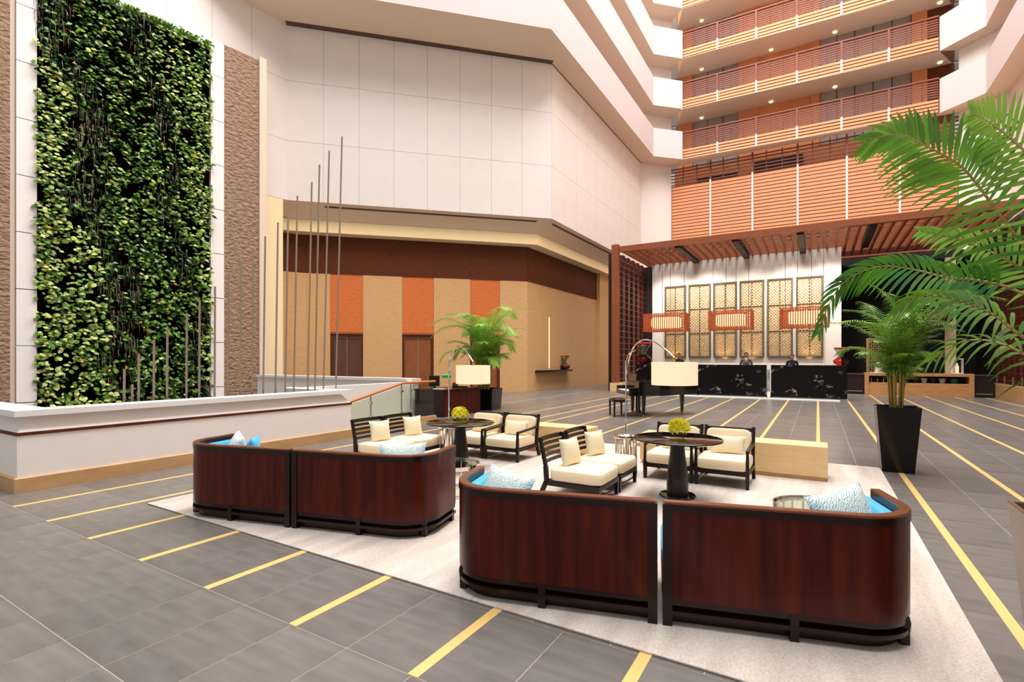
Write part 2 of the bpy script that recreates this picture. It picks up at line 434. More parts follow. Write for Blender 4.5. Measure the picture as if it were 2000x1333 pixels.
# ------------------------------------------------------------------ floor
floor = struct('floor', 'dark grey tiled lobby floor with long yellow inlay strips', 'floor')
mb = MB(); mb.box(-24, 13, -3, 40, -0.25, -0.0012); mb.build('floor_slab', M_grout, floor)
PL_, G = 0.75, 0.005
tiles = []
def add_zone(px0, pw, i0, i1, inside):
    for i in range(i0, i1):
        xa = px0 + i * pw
        for j in range(-4, 48):
            ya = 1.886 + j * PL_
            cx, cy = xa + pw / 2, ya + PL_ / 2
            if not inside(cx, cy): continue
            if -6.0 < cx < 0.5 and 3.1 < cy < 8.3: continue          # under the rug
            if cx < -8.1 and 2.3 < cy < 7.0: continue                # under the planter
            d = -0.515 * cx + 0.857 * cy; u = 0.857 * cx + 0.515 * cy
            vis = d > 0.6 and abs(u / d) < 1.15 and (1.55 * 994 / max(d, .1)) < 720
            tiles.append(((1 / d ** 2) if vis else 0, xa, ya, pw))
add_zone(-1.708, 0.4633, -17, 4, lambda x, y: x < -6.2 or (x < -0.2 and y < 2.9))
add_zone(0.974, 0.485, -15, 13, lambda x, y: not (x < -6.2 or (x < -0.2 and y < 2.9)) and x < 6.3)
tiles.sort(reverse=True)
def tile_box(xa, ya, pw, b=None):
    b = b or MB()
    return b.box(xa + G / 2, xa + pw - G / 2, ya + G / 2, ya + PL_ - G / 2, -0.02, 0.0)
tms = {w: tile_box(0, 0, w).mesh('tile', M_tile) for w in (0.4633, 0.485)}
for _, xa, ya, w in tiles[:290]:
    inst(tms[w], 'tile', floor, (xa, ya, 0))
rest = MB()
for _, xa, ya, w in tiles[290:]: tile_box(xa, ya, w, rest)
rest.build('far_tiles', M_tile, floor, kind='stuff')
MB().box(-23.9, -9.62, -2, 39, -0.02, -0.001).build('floor_border', M_tile, floor)
def strip(x, y0, y1):
    MB().box(-0.032, 0.032, 0, y1 - y0, -0.01, 0.0015).build('inlay_strip', M_inlay, floor).location = (x, y0, 0)
for i in range(8):
    x = -7.262 + .9266 * i
    strip(x, 1.886, 33 if x < -6.2 else 2.7)
for i in range(-7, 6):
    x = 0.974 + i * .968
    strip(x, 8.85 if i < 0 else 1.886, 22.1 if -6.4 < x < 0.7 else 27.45)
# ------------------------------------------------------------------ atrium walls (octagonal plan)
Z1 = 14.98; FF = 3.37; FH = 1.85
C12 = (-18.241, 12.831); C23 = (-10.359, 20.713); C34 = (-10.359, 34.25); C45 = (-8.75, 36.1)
aS1 = R(7.0)
S1d = (math.sin(aS1) * 1.0, math.cos(aS1)); S1n = (math.cos(aS1), -math.sin(aS1))
S1s = (C12[0] - S1d[0] * 15, C12[1] - S1d[1] * 15)
def panel_wall(root, p, q, z_rows, ncol, m, th=0.03):
    p = Vector((p[0], p[1], 0)); q = Vector((q[0], q[1], 0)); L = (q - p).length; d = (q - p) / L
    ang = math.atan2(d.y, d.x)
    w = L / ncol
    for r in range(len(z_rows) - 1):
        h = z_rows[r + 1] - z_rows[r]
        me = MB().box(0.006, w - 0.006, -th, 0, 0.006, h - 0.006).mesh('panel', m)
        for c in range(ncol):
            b = p + d * (w * c)
            inst(me, 'panel', root, (b.x, b.y, z_rows[r]), (0, 0, ang))
def slab_wall(name, label, p, q, z0, z1, th, m, root=None):
    p = Vector((p[0], p[1], 0)); q = Vector((q[0], q[1], 0)); L = (q - p).length
    mb = MB().box(0, L, 0.0, th, z0, z1)
    if root is None:
        o = mb.build(name, m); tag(o, label, 'wall', kind='structure')
    else:
        o = mb.build(name, m, root)
    o.location = (p.x, p.y, 0); o.rotation_euler = (0, 0, math.atan2((q - p).y, (q - p).x))
    return o
zr = [7.94, 10.33, 12.74, Z1]
wl = struct('wall_left', 'white panelled wall behind the plant wall at the left', 'wall')
slab_wall('wall_core', '', S1s, C12, 7.94, 29, 0.25, M_white, wl)
panel_wall(wl, (C12[0] - S1d[0] * 5.56, C12[1] - S1d[1] * 5.56), C12, zr, 4, M_white)
wc = struct('wall_centre', 'white panelled slanted wall above the brown wood alcove', 'wall')
slab_wall('wall_core', '', C12, C23, 7.94, 29, 0.25, M_white, wc)
panel_wall(wc, C12, C23, zr, 8, M_white)
ws = struct('wall_side', 'white panelled wall running back towards the timber screens', 'wall')
slab_wall('wall_core', '', C23, C34, 7.94, 29, 0.25, M_white, ws)
panel_wall(ws, C23, C34, zr, 10, M_white)
slab_wall('wall_corner', 'white slanted wall beside the tall timber slat screen', C34, C45, 6.5, 29, 0.25, M_white)
CR1 = (6.55, 36.1); CR2 = (8.2, 34.6)
slab_wall('wall_corner', 'white slanted wall at the right end of the timber slat screen', CR1, CR2, 6.9, 29, 0.25, M_white)
slab_wall('wall_right', 'white right hand atrium wall above the palm', CR2, (8.2, 8), 6.9, 29, 0.25, M_white)

# balcony fascias
FL = [(-25.0, 2.78), (-9.269, 18.51), (-9.269, 33.54), (-7.76, 35.06)]
FR = [(5.67, 35.69), (7.25, 34.2), (7.25, 10.0)]
def offs(pl, d):
    out = []
    for i, p in enumerate(pl):
        n = Vector((0, 0))
        segs = []
        if i > 0: segs.append((Vector(pl[i]) - Vector(pl[i - 1])).normalized())
        if i < len(pl) - 1: segs.append((Vector(pl[i + 1]) - Vector(pl[i])).normalized())
        ns = [Vector((-s.y, s.x)) for s in segs]
        if len(ns) == 1: o = ns[0] * d
        else:
            b = (ns[0] + ns[1]).normalized(); o = b * (d / b.dot(ns[0]))
        out.append((p[0] + o.x, p[1] + o.y))
    return out
def fascia(name, label, pl, z0, th=0.18, h=FH):
    back = offs(pl, th)
    mb = MB()
    for i in range(len(pl) - 1):
        mb.prism([pl[i], pl[i + 1], back[i + 1], back[i]], z0 + .001, z0 + h)
    o = mb.build(name, M_fascia); tag(o, label, 'balcony', 'white balcony fronts', kind='structure')
    return o
ordn = ['lowest', 'second', 'third', 'fourth']
for k in range(4):
    z = Z1 + FF * k
    fascia('trim_%d' % (k * 2 + 1), 'white balcony front on the left side, %s storey' % ordn[k], FL, z)
    fascia('trim_%d' % (k * 2 + 2), 'white balcony front on the right side, %s storey' % ordn[k], FR, z)
    # soffit slab: one polygon ring per side, so no overlaps
    mb = MB()
    a = offs(FL, 0.0); b = [(-29, 1.5), (-18.241 - 0.3, 12.831 + .3), (-10.4, 20.75), (-10.4, 34.3), (-8.75, 36.0)]
    mb.prism([a[0], a[1], (C23[0], C23[1]), (C12[0], C12[1]), (-25.2, 5.0)], z - .012, z + 0.0)
    mb.prism([a[1], a[2], (C34[0], C34[1]), (C23[0], C23[1])], z - .012, z + 0.0)
    mb.prism([a[2], a[3], (C45[0], C45[1]), (C34[0], C34[1])], z - .012, z + 0.0)
    a = offs(FR, 0.0)
    mb.prism([a[0], a[1], CR2, CR1], z - .012, z + 0.0)
    mb.prism([a[1], a[2], (8.2, 10.0), CR2], z - .012, z + 0.0)
    y1 = 36.1 if k == 0 else 37.6
    mb.prism([(-7.76, 35.06), (5.67, 35.69), (CR1[0], y1), (C45[0], y1)], z - .012, z + 0.0)
    o = mb.build('ceiling', M_soffit); tag(o, 'beige soffit under the balconies, %s storey' % ordn[k], 'soffit', kind='structure')
    # dark shadow strip along the wall
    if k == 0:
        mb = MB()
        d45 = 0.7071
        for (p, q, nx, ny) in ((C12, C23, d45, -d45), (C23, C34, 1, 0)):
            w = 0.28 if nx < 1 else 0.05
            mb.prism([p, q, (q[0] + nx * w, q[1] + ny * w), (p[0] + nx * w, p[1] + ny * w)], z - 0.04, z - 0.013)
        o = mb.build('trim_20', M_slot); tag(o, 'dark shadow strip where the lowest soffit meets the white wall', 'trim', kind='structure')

# corridor behind the far balconies
cor = struct('wall_back', 'corridor wall with grey panels and orange door bays behind the far balconies', 'wall')
for k in range(4):
    z = Z1 + FF * k + 0.12
    MB().box(-9.5, 7.5, 37.6, 37.8, z, z + FF - 0.12).build('corridor_wall', M_greypanel, cor)
    x = -8.6
    cyc = [('d', 1.0), ('p', 3.0), ('d', 1.2), ('o', 3.0), ('d', 0.5), ('p', 4.6), ('d', 0.7), ('w', 1.2)]
    for t, w in cyc:
        if t == 'p':
            n = int(round(w / 1.0))
            for i in range(n):
                MB().box(x + i * w / n + .02, x + (i + 1) * w / n - .02, 37.55, 37.6, z + .02, z + FF - 0.16).build('corridor_panel', M_greypanel, cor)
            for i in range(n + 1):
                MB().box(x + i * w / n - .02, x + i * w / n + .02, 37.53, 37.6, z, z + FF - 0.13).build('mullion', M_darkpanel, cor)
        else:
            m = {'d': M_bay, 'o': M_bay, 'w': M_woodband}[t]
            MB().box(x, x + w, 37.4 if t == 'd' else 37.5, 37.6, z, z + FF - 0.13).build('door_bay', m, cor)
        x += w
    for lx in (-6.9, -2.6, 0.9, 5.9):
        if k < 3:
            o = MB().lathe([(0.0, 0), (0.11, 0), (0.11, 0.06), (0.0, 0.06)], 12).build('corridor_light', M_wall_lamp)
            o.location = (lx, 37.0, Z1 + FF * (k + 1) - 0.072)
            tag(o, 'small warm corridor light under the %s balcony soffit, %s' % (ordn[k + 1], {-6.9: 'nearest the left end', -2.6: 'left of the middle', 0.9: 'right of the middle', 5.9: 'nearest the right end'}[lx]), 'light', 'corridor lights')

# far balcony railings
bay = [-7.83, -5.62, -3.33, -1.09, 1.19, 3.43, 5.64]
def railing(z, label):
    t = thing('balcony_railing', label, 'railing', (0, 0, 0), 0, 'far balcony railings')
    def yy(x): return 35.30 + (x + 7.8) * 0.022
    for i in range(6):
        xa, xb = bay[i], bay[i + 1]
        L = xb - xa
        ang = math.atan2(yy(xb) - yy(xa), L)
        MB().box(0.0, L, 0.08, 0.16, z, z + 0.76).build('edge_board', M_slatback, t).matrix_local = Matrix.Translation((xa, yy(xa), 0)) @ Matrix.Rotation(ang, 4, 'Z')
        for r in range(4):
            zz = z + 0.02 + r * 0.19
            MB().box(0.03, L - 0.03, 0.0, 0.07, 0, 0.12).build('slat', M_slat, t).matrix_local = Matrix.Translation((xa, yy(xa), zz)) @ Matrix.Rotation(ang, 4, 'Z')
        for r in range(7):
            zz = z + 0.84 + r * 0.135
            MB().box(0.03, L - 0.03, 0.02, 0.06, 0, 0.07).build('rail_slat', M_rail, t).matrix_local = Matrix.Translation((xa, yy(xa), zz)) @ Matrix.Rotation(ang, 4, 'Z')
        MB().box(0.0, L, -0.02, 0.1, z + 1.82, z + 1.9).build('hand_rail', M_rail, t).matrix_local = Matrix.Translation((xa, yy(xa), 0)) @ Matrix.Rotation(ang, 4, 'Z')
        for f_ in (0.36, 0.68):
            MB().box(L * f_ - .02, L * f_ + .02, 0.07, 0.11, z + .78, z + 1.82).build('thin_post', M_rail, t).matrix_local = Matrix.Translation((xa, yy(xa), 0)) @ Matrix.Rotation(ang, 4, 'Z')
        if i > 0:
            MB().box(xa - .05, xa + .05, yy(xa) - .03, yy(xa) + 0.1, z + 0.8, z + 1.86).build('post', M_rail, t)
            MB().box(xa - .05, xa + .05, yy(xa) - .05, yy(xa) + 0.02, z + 0.0, z + 0.78).build('post_cover', M_silver, t)
for k in range(4): railing(Z1 + FF * k, 'terracotta slatted railing of the far balcony, %s storey' % ordn[k])

# big slat screen over the reception
scr = thing('timber_screen', 'tall terracotta timber slat screen above the reception canopy', 'screen')
xs = [-8.78, -6.19, -3.62, -1.07, 1.48, 4.0, 6.56]
MB().box(-8.78, 6.56, 36.28, 36.34, 7.3, 13.62).build('backing_board', M_slatback, scr)
sl = MB().box(0.045, 2.51, 0, 0.09, 0, 0.165).mesh('slat', M_slat)
sl2 = MB().box(0.0, 2.57, 0, 0.06, 0, 0.075).mesh('open_slat', M_rail)
for i in range(6):
    for r in range(24):
        inst(sl, 'slat', scr, (xs[i], 36.18, 8.3 + r * 0.2195))
    for r in range(6):
        inst(sl2, 'open_slat', scr, (xs[i], 36.2, 13.66 + r * 0.215))
    for dx in (0.8, 1.7):
        MB().box(xs[i] + dx - .03, xs[i] + dx + .03, 36.26, 36.32, 13.6, 14.97).build('thin_post', M_rail, scr)
    if i > 0:
        MB().box(xs[i] - .05, xs[i] + .05, 36.13, 36.3, 8.0, 13.66).build('aluminium_strip', M_silver, scr)
        MB().box(xs[i] - .05, xs[i] + .05, 36.15, 36.3, 13.66, 14.97).build('post', M_rail, scr)
MB().box(-8.78, 6.56, 36.16, 36.28, 7.6, 8.25).build('bottom_rail', M_rail, scr)
o = MB().box(-8.8, 6.6, 37.3, 37.5, 12.5, 15.0).build('wall_gallery', M_bay); tag(o, 'orange brown gallery wall seen through the open slats', 'wall', kind='structure')
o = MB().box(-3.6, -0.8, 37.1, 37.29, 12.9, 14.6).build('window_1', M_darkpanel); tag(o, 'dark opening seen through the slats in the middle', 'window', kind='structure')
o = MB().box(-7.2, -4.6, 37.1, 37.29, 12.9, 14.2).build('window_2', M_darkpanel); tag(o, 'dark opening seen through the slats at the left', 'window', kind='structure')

# ------------------------------------------------------------------ wood alcove under the white wall
d45 = 0.70711
Wc = (-11.963, 21.343)                       # corner of the wood walls
Wl = (-18.9, 14.406)
def alcove_path(off):
    """polyline parallel to the white wall, pushed back by off"""
    t = off * math.tan(R(22.5))
    a = (C12[0] - off * d45 + 0.3 * off, C12[1] + off * d45 + 0.3 * off)
    p1 = (C23[0] - off, C23[1] + t)
    p2 = (C23[0] - off, C34[1])
    p0 = (C12[0] - off * d45, C12[1] + off * d45)
    return [p0, p1, p2]
wv = struct('wall_alcove', 'straw and orange panelled wood alcove wall with a walnut band', 'wall')
p = Vector((Wc[0], Wc[1], 0)); d = Vector((-d45, -d45, 0)); nrm = Vector((d45, -d45, 0))
def wallpart(name, s0, s1, z0, z1, m, proud=0.0, th=0.1):
    """s measured from the wood corner towards the left"""
    a = p + d * s1
    o = MB().box(0, s1 - s0, -proud, th, 0, z1 - z0).build(name, m, wv)
    o.location = (a.x, a.y, z0); o.rotation_euler = (0, 0, R(45))
    return o
seg = [(0, 1.36, 'b'), (1.36, 2.78, 'o'), (2.78, 4.47, 'b'), (4.47, 5.89, 'o'), (5.89, 7.58, 'b'), (7.58, 8.96, 'o'), (8.96, 9.9, 'b')]
for a, b, t in seg:
    if t == 'b': wallpart('straw_panel', a + .004, b - .004, 0, 5.31, M_beige, 0.02)
    else:
        wallpart('orange_panel', a + .004, b - .004, 2.76, 5.31, M_orange, 0.0)
        wallpart('door_header', a + .004, b - .004, 2.68, 2.76, M_door, 0.04)
wallpart('walnut_band', 0, 9.9, 5.31, 6.95, M_woodband, 0.03)
# curved left end
cv = p + d * 9.9
R0 = 1.7
def arcpts(n=8, r=R0, a1=55):
    out = []
    c = cv + nrm * r
    for i in range(n + 1):
        a = R(a1) * i / n
        # start direction along d, curve towards nrm
        out.append(c + d * (r * math.sin(a)) - nrm * (r * math.cos(a)))
    return out
ap = arcpts()
for z0, z1, m, nm in ((0, 5.31, M_beige, 'curved_straw_panel'), (5.31, 6.95, M_woodband, 'curved_walnut_band')):
    mb = MB()
    for i in range(len(ap) - 1):
        a, b = ap[i], ap[i + 1]; c = cv + nrm * R0
        ao = a + (a - c).normalized() * .1; bo = b + (b - c).normalized() * .1
        mb.prism([(a.x, a.y), (b.x, b.y), (bo.x, bo.y), (ao.x, ao.y)], z0, z1)
    mb.build(nm, m, wv, smooth=30)
# doors
def door(s0, s1, label, m, idx, panes):
    a = p + d * s1
    t = struct('door_%d' % idx, label, 'door', (a.x, a.y, 0)); t.rotation_euler = (0, 0, R(45))
    w = s1 - s0
    MB().box(.005, .12, 0.0, 0.12, 0, 2.68).build('door_frame', M_woodband, t)
    MB().box(w - .12, w - .005, 0.0, 0.12, 0, 2.68).build('door_frame', M_woodband, t)
    MB().box(.12, w - .12, 0.0, 0.12, 2.52, 2.68).build('door_frame', M_woodband, t)
    MB().box(.125, w / 2 - .004, 0.05, 0.1, 0, 2.515).build('door_leaf', m, t, bevel=0.006)
    MB().box(w / 2 + .004, w - .125, 0.05, 0.1, 0, 2.515).build('door_leaf', m, t, bevel=0.006)
door(7.58, 8.96, 'dark bronze double door in the alcove, leftmost', M_doordark, 1, 2)
door(4.47, 5.89, 'brown wood double door in the alcove beside the black desk', M_door, 2, 2)
door(1.36, 2.78, 'brown wood double door behind the potted palm', M_door, 3, 2)
# side wall of the alcove (parallel to the strips)
XW = -11.963
wr = struct('wall_alcove_side', 'straw coloured alcove side wall with a lit vertical slit', 'wall')
sp = []
for (y0, y1) in ((21.343, 23.62), (23.74, 30.2), (30.2, 34.6)):
    MB().box(XW - .1, XW + (.0 if y1 < 31 else .25), y0, y1, 0, 5.33 if y1 < 31 else 7.2).build('straw_panel', M_beige, wr)
MB().box(XW - .1, XW, 23.62, 23.74, 0, 1.1).build('straw_panel', M_beige, wr)
MB().box(XW - .1, XW, 23.62, 23.74, 3.77, 5.33).build('straw_panel', M_beige, wr)
MB().box(XW - .08, XW - .03, 23.62, 23.74, 1.1, 3.77).build('light_slit', M_slit, wr, label='glowing cream slit')
MB().box(XW - .1, XW + .03, 21.343, 30.2, 5.33, 6.95).build('walnut_band', M_woodband, wr)
MB().box(-12.0, -9.3, 34.6, 34.8, 0, 8.0).build('end_panel', M_beige, wr)
# sloping soffit and bulkhead
zs = 7.94
def slab3(mb, quad, th=.06):
    n = len(quad)
    mb.add(list(quad) + [(x, y, z + th) for x, y, z in quad], [list(range(n))[::-1], list(range(n, 2 * n))] + [(i, (i + 1) % n, n + (i + 1) % n, n + i) for i in range(n)])
zb = 7.45
mb = MB(); pa, pb = alcove_path(0.0), alcove_path(.97)
slab3(mb, [(*pa[0], zs), (*pa[1], zs), (*pb[1], zb), (*pb[0], zb)])
slab3(mb, [(*pa[1], zs), (*pa[2], zs), (*pb[2], zb), (*pb[1], zb)])
slab3(mb, [(*pa[0], zs), (*pb[0], zb), (-21.5, 11.0, zb), (-18.5, 10.6, zs)])
o = mb.build('ceiling_alcove', M_soffit); tag(o, 'beige sloping soffit of the wood alcove', 'soffit', kind='structure')
mb = MB()
pa, pb = alcove_path(0.95), alcove_path(1.75)
mb.prism([pa[0], pa[1], pb[1], pb[0]], 6.96, zb - .002)
mb.prism([pa[1], pa[2], pb[2], pb[1]], 6.96, zb - .002)
q0 = Vector((pa[0][0], pa[0][1])); q1 = Vector((pb[0][0], pb[0][1]))
e0 = q0 + Vector((-0.5, -1.2)); e1 = q1 + Vector((-1.0, -2.2))
mb.prism([tuple(q0), tuple(q1), tuple(e1), tuple(e0)], 6.96, zb - .002)
o = mb.build('trim_21', M_cream); tag(o, 'cream bulkhead above the walnut band of the alcove', 'trim', kind='structure')
mb = MB()
pa, pb = alcove_path(0.15), alcove_path(0.22)
za, zc = zs - .15 * .505 - .018, zs - .22 * .505 - .018
slab3(mb, [(pa[0][0] + 1, pa[0][1] + 1, za), (pa[1][0] - .4, pa[1][1] - .4, za), (pb[1][0] - .4, pb[1][1] - .4, zc), (pb[0][0] + 1, pb[0][1] + 1, zc)], .014)
slab3(mb, [(pa[1][0], pa[1][1] + .4, za), (*pa[2], za), (*pb[2], zc), (pb[1][0], pb[1][1] + .4, zc)], .014)
o = mb.build('trim_22', M_slot); tag(o, 'thin dark air slot in the alcove soffit', 'trim', kind='structure')
# beige column at the left end of the alcove
mb = MB()
a0 = Vector((-18.31, 12.25, 0)); 
o = MB().box(-0.6, 0.02, -0.45, 0.42, 0, 7.94).build('wall_pier', M_cream); o.location = (-18.31, 12.25, 0); o.rotation_euler = (0, 0, -aS1)
tag(o, 'beige pier under the white wall between hammered stone and alcove', 'wall', kind='structure')
# shelf on the side wall
o = MB().box(XW, XW + .32, 22.1, 25.9, 0.92, 1.02).build('wall_shelf', M_ebony, bevel=.01); tag(o, 'long black floating shelf on the straw wall', 'shelf')

def flower_vase(name, label, loc, sc, mbowl, mflow):
    t = thing(name, label, 'vase', loc)
    t.scale = (sc, sc, sc)
    MB().lathe([(0, 0), (.12, 0), (.24, .08), (.25, .17), (.14, .27), (.09, .30), (.085, .29), (0.0, .29)], 18).build('bowl', mbowl, t, smooth=50)
    MB().lathe([(.09, .28), (.09, .40), (.22, .60), (.21, .60), (.08, .40), (.08, .28)], 18, cap=False).build('flared_neck', M_glass, t, smooth=50)
    mb = MB()
    for i in range(14):
        a = i * 2.399; r = .02 + .013 * i
        mb.tube([(r * .25 * math.cos(a), r * .25 * math.sin(a), .3), (r * math.cos(a), r * math.sin(a), .6)], .006, 4)
    mb.build('stems', M_leafB, t)
    for i in range(14):
        a = i * 2.399; r = .02 + .015 * i
        MB().ball((r * math.cos(a), r * math.sin(a), .63), .055, .055, .04, 7, 4).build('blossom', mflow, t, smooth=60)
    return t
flower_vase('flower_vase', 'small dark flower vase on the black floating shelf', (XW + .17, 25.2, 1.02), 1.15, M_darkred, M_red)

# ------------------------------------------------------------------ plant wall at the left
gl = struct('wall_plant_surround', 'hammered brown stone and white stone surround of the plant wall', 'wall')
def S1pt(y, off):
    """point on a plane parallel to the left wall at given world y"""
    bx = C12[0] + S1n[0] * off; by = C12[1] + S1n[1] * off
    s = (y - by) / S1d[1]
    return (bx + S1d[0] * s, y)
S1rot = -aS1 + R(90)
def s1box(name, y0, y1, z0, z1, off, th, m, parent, **kw):
    a = S1pt(y0, off); b = S1pt(y1, off); L = math.hypot(b[0] - a[0], b[1] - a[1])
    o = MB().box(0, L, 0, th, 0, z1 - z0).build(name, m, parent, **kw)
    o.location = (a[0], a[1], z0); o.rotation_euler = (0, 0, S1rot)
    return o
s1box('hammered_stone', 1.0, 4.70, 0, 13.6, 0.92, 0.6, M_rough, gl)
s1box('stone_edge', 4.70, 4.80, 0, 13.6, 0.90, 0.6, M_soffit, gl)
s1box('hammered_stone', 9.95, 11.17, 0, 12.50, 0.92, 0.6, M_rough, gl)
s1box('stone_edge', 11.17, 11.42, 0, 12.62, 1.0, 0.95, M_soffit, gl)
for fr in ((4.80, 5.20), (9.53, 9.95)):
    z = 0.0
    zz = [0.0]
    q = 0.62 if fr[0] > 7 else 0.4
    while q < 12.3: zz.append(q); q += 1.52
    zz.append(12.45)
    for i in range(len(zz) - 1):
        s1box('white_slab', fr[0], fr[1], zz[i] + .012, zz[i + 1] - .012, 1.0, 0.65, M_slab, gl)
s1box('white_slab', 5.20, 9.53, 12.15, 12.45, 1.0, 0.65, M_slab, gl)
s1box('white_slab', 4.80, 11.1, 12.46, 12.5, 0.9, 0.6, M_slab, gl)
gw = thing('plant_wall', 'tall vertical garden of green leafy plants framed in white stone', 'plant wall', (*S1pt(5.2, 0.88), 0), S1rot)
GL = 4.37
MB().box(0, GL, 0, 0.5, 0, 12.15).build('felt_backing', M_under, gw)
def heart_leaf(w, l):
    # lies in xz plane with tip down (-z), slightly folded, facing -y
    vs = [(0, 0, 0), (0, -.03 * l / .2, -l * .5), (0, 0.02, -l), (-w * .5, .02, -l * .22), (w * .5, .02, -l * .22), (-w * .42, .03, -l * .6), (w * .42, .03, -l * .6), (-w * .25, .01, l * .06), (w * .25, .01, l * .06)]
    fs = [(0, 7, 3), (0, 3, 1), (3, 5, 1), (5, 2, 1), (0, 4, 8), (0, 1, 4), (4, 1, 6), (6, 1, 2)]
    return vs, fs
def blade(l, w, curl):
    vs = []; fs = []
    for i in range(5):
        s = i / 4
        y = -l * .45 * math.sin(s * 1.9) ; z = l * (.35 * math.sin(s * 2.6) - s * s * curl)
        ww = w * (1 - s ** 2) + .002
        vs += [(-ww / 2, y, z), (ww / 2, y, z)]
    for i in range(4): fs.append((2 * i, 2 * i + 1, 2 * i + 3, 2 * i + 2))
    return vs, fs
def zone(u, v):
    """plant type by place: diagonal drifts of light pothos, grass and dark leaves"""
    q = u + 0.16 * v + 0.25 * math.sin(v * 1.3) + .15 * math.sin(v * 3.1 + u * 2)
    if q < 1.9: return 'A' if random.random() < .82 else 'C'
    if q < 2.7: return 'D' if random.random() < .62 else ('C' if random.random() < .7 else 'B')
    if q < 4.1: return 'C' if random.random() < .55 else ('B' if random.random() < .6 else 'A')
    if q < 4.55: return 'D' if random.random() < .55 else 'C'
    return 'A' if random.random() < .6 else ('B' if random.random() < .5 else 'C')
big = []
stuff = MB()
n = 0
LM = [M_leafA, M_leafB, M_leafC, M_leafD, M_leafY]
single = []
for i in range(11500):
    u = random.uniform(-.03, GL + .03); v = random.uniform(0.02, 12.15)
    if i > 11380: v = 12.15 + random.uniform(-.05, .2)
    if math.sin(u * 5.1 + 1.7 * math.sin(v * 2.3)) * math.sin(v * 4.3 + 1.1 * math.sin(u * 3.7)) > .45 and random.random() < .85: continue
    t = zone(u, v)
    if t == 'D':
        vs, fs = blade(random.uniform(.25, .5), random.uniform(.018, .03), random.uniform(.5, 1.0)); mi = 3 if random.random() < .6 else 2
        yaw = random.uniform(-.9, .9); M = Matrix.Translation((u, -.02, v)) @ Matrix.Rotation(yaw, 4, 'Z')
    else:
        mi = {'A': 0 if random.random() < .6 else 1, 'B': 1, 'C': 2 if random.random() < .75 else 1}[t]
        if random.random() < .012: mi = 4
        s = random.uniform(.08, .175) if t != 'C' else random.uniform(.09, .22)
        vs, fs = heart_leaf(s * (.85 if t != 'C' else .5), s)
        M = Matrix.Translation((u, -random.uniform(.03, .26), v)) @ Matrix.Rotation(random.uniform(-.7, .7), 4, 'Z') @ Matrix.Rotation(-random.uniform(.5, 1.45), 4, 'X') @ Matrix.Rotation(random.uniform(-.8, .8), 4, 'Y')
    vv = [M @ Vector(q) for q in vs]
    if t != 'D' and s > .155 and len(single) < 290 and mi != 4:
        single.append((vs, fs, M, mi))
    else:
        stuff.cur = mi; stuff.add(vv, fs)
stuff.build('foliage', LM, gw, smooth='flat', kind='stuff')
for vs, fs, M, mi in single:
    o = MB().add(vs, fs).build('leaf', LM[mi], gw, smooth='flat'); o.matrix_local = M
# leafy rosettes at the top
for i in range(16):
    u = 1.6 + i * .18 + random.uniform(-.1, .1)
    mb = MB()
    for kx in range(9):
        a = kx * 2 * PI / 9 + random.random()
        vs, fs = blade(.5, .07, .25)
        M = Matrix.Translation((u, -.12, 12.12)) @ Matrix.Rotation(a, 4, 'Z')
        mb.add([M @ Vector(q) for q in vs], fs)
    mb.build('rosette', M_leafB if i % 2 else M_palmlight, gw, smooth='flat')

# ------------------------------------------------------------------ white planter parapet in front of the plant wall
par = struct('wall_parapet', 'ivory parapet of the long planter with a brown strip and white coping', 'wall')
X0, X1, Y0, Y1 = -7.95, -9.9, 2.10, 7.02
def ring(name, prof, m, **kw):
    """profile (outset, z) swept round the planter's outer faces: left return, long face, end"""
    path = [(-13.0, Y0, 0, -1), (X0, Y0, 1, -1), (X0, Y1, 1, 1), (X1, Y1, -1, 1)]
    mb = MB(); mb.sweep(path, prof)
    return mb.build(name, m, par, **kw)
ring('parapet_body', [(-.2, 0.0), (0, 0.0), (0, .662), (-.2, .662)], M_parapet)
ring('brown_strip', [(-.2, .662), (.012, .662), (.012, .70), (-.2, .70)], M_woodband)
ring('sloping_panel', [(-.3, .70), (-.005, .70), (-.15, .885), (-.3, .885)], M_parapet)
ring('coping', [(-.34, .885), (.03, .885), (.03, .955), (-.34, .955)], M_coping)
ring('stone_baseboard', [(-.05, 0.0), (.03, 0.0), (.03, .165), (.015, .18), (-.05, .18)], M_stone2)
MB().box(-13, X0 - .3, Y0 + .3, Y1 - .3, 0.0, 0.3).build('planting_bed', M_soil, par)

rodY = [3.424, 3.523, 3.608, 3.808, 3.992, 4.274, 4.47, 4.715, 4.939, 5.163, 5.388, 5.613, 5.868, 6.082, 6.281, 6.45, 6.59, 6.66, 6.70]
rodX = [-8.6] * 15 + [-8.42, -8.40, -8.33, -8.28]
rodZ = [1.417, 1.19, 1.633, 1.852, 2.063, 2.291, 2.514, 2.769, 3.014, 3.26, 3.516, 3.79, 4.1, 4.412, 4.709, 5.073, 5.478, 5.84, 6.257]
def rodlab(i):
    if i == 0: return 'steel rod in the planter, first from the left'
    names = ['', 'the shortest, second', 'third', 'fourth', 'fifth', 'sixth', 'seventh', 'eighth', 'ninth', 'tenth', 'eleventh', 'twelfth', 'thirteenth', 'fourteenth', 'fifteenth', 'sixteenth', 'seventeenth', 'eighteenth', 'last and tallest']
    return 'thin upright steel rod in the white planter, %s from the left' % names[i] if i < 18 else 'tallest steel rod, at the right end of the planter row'
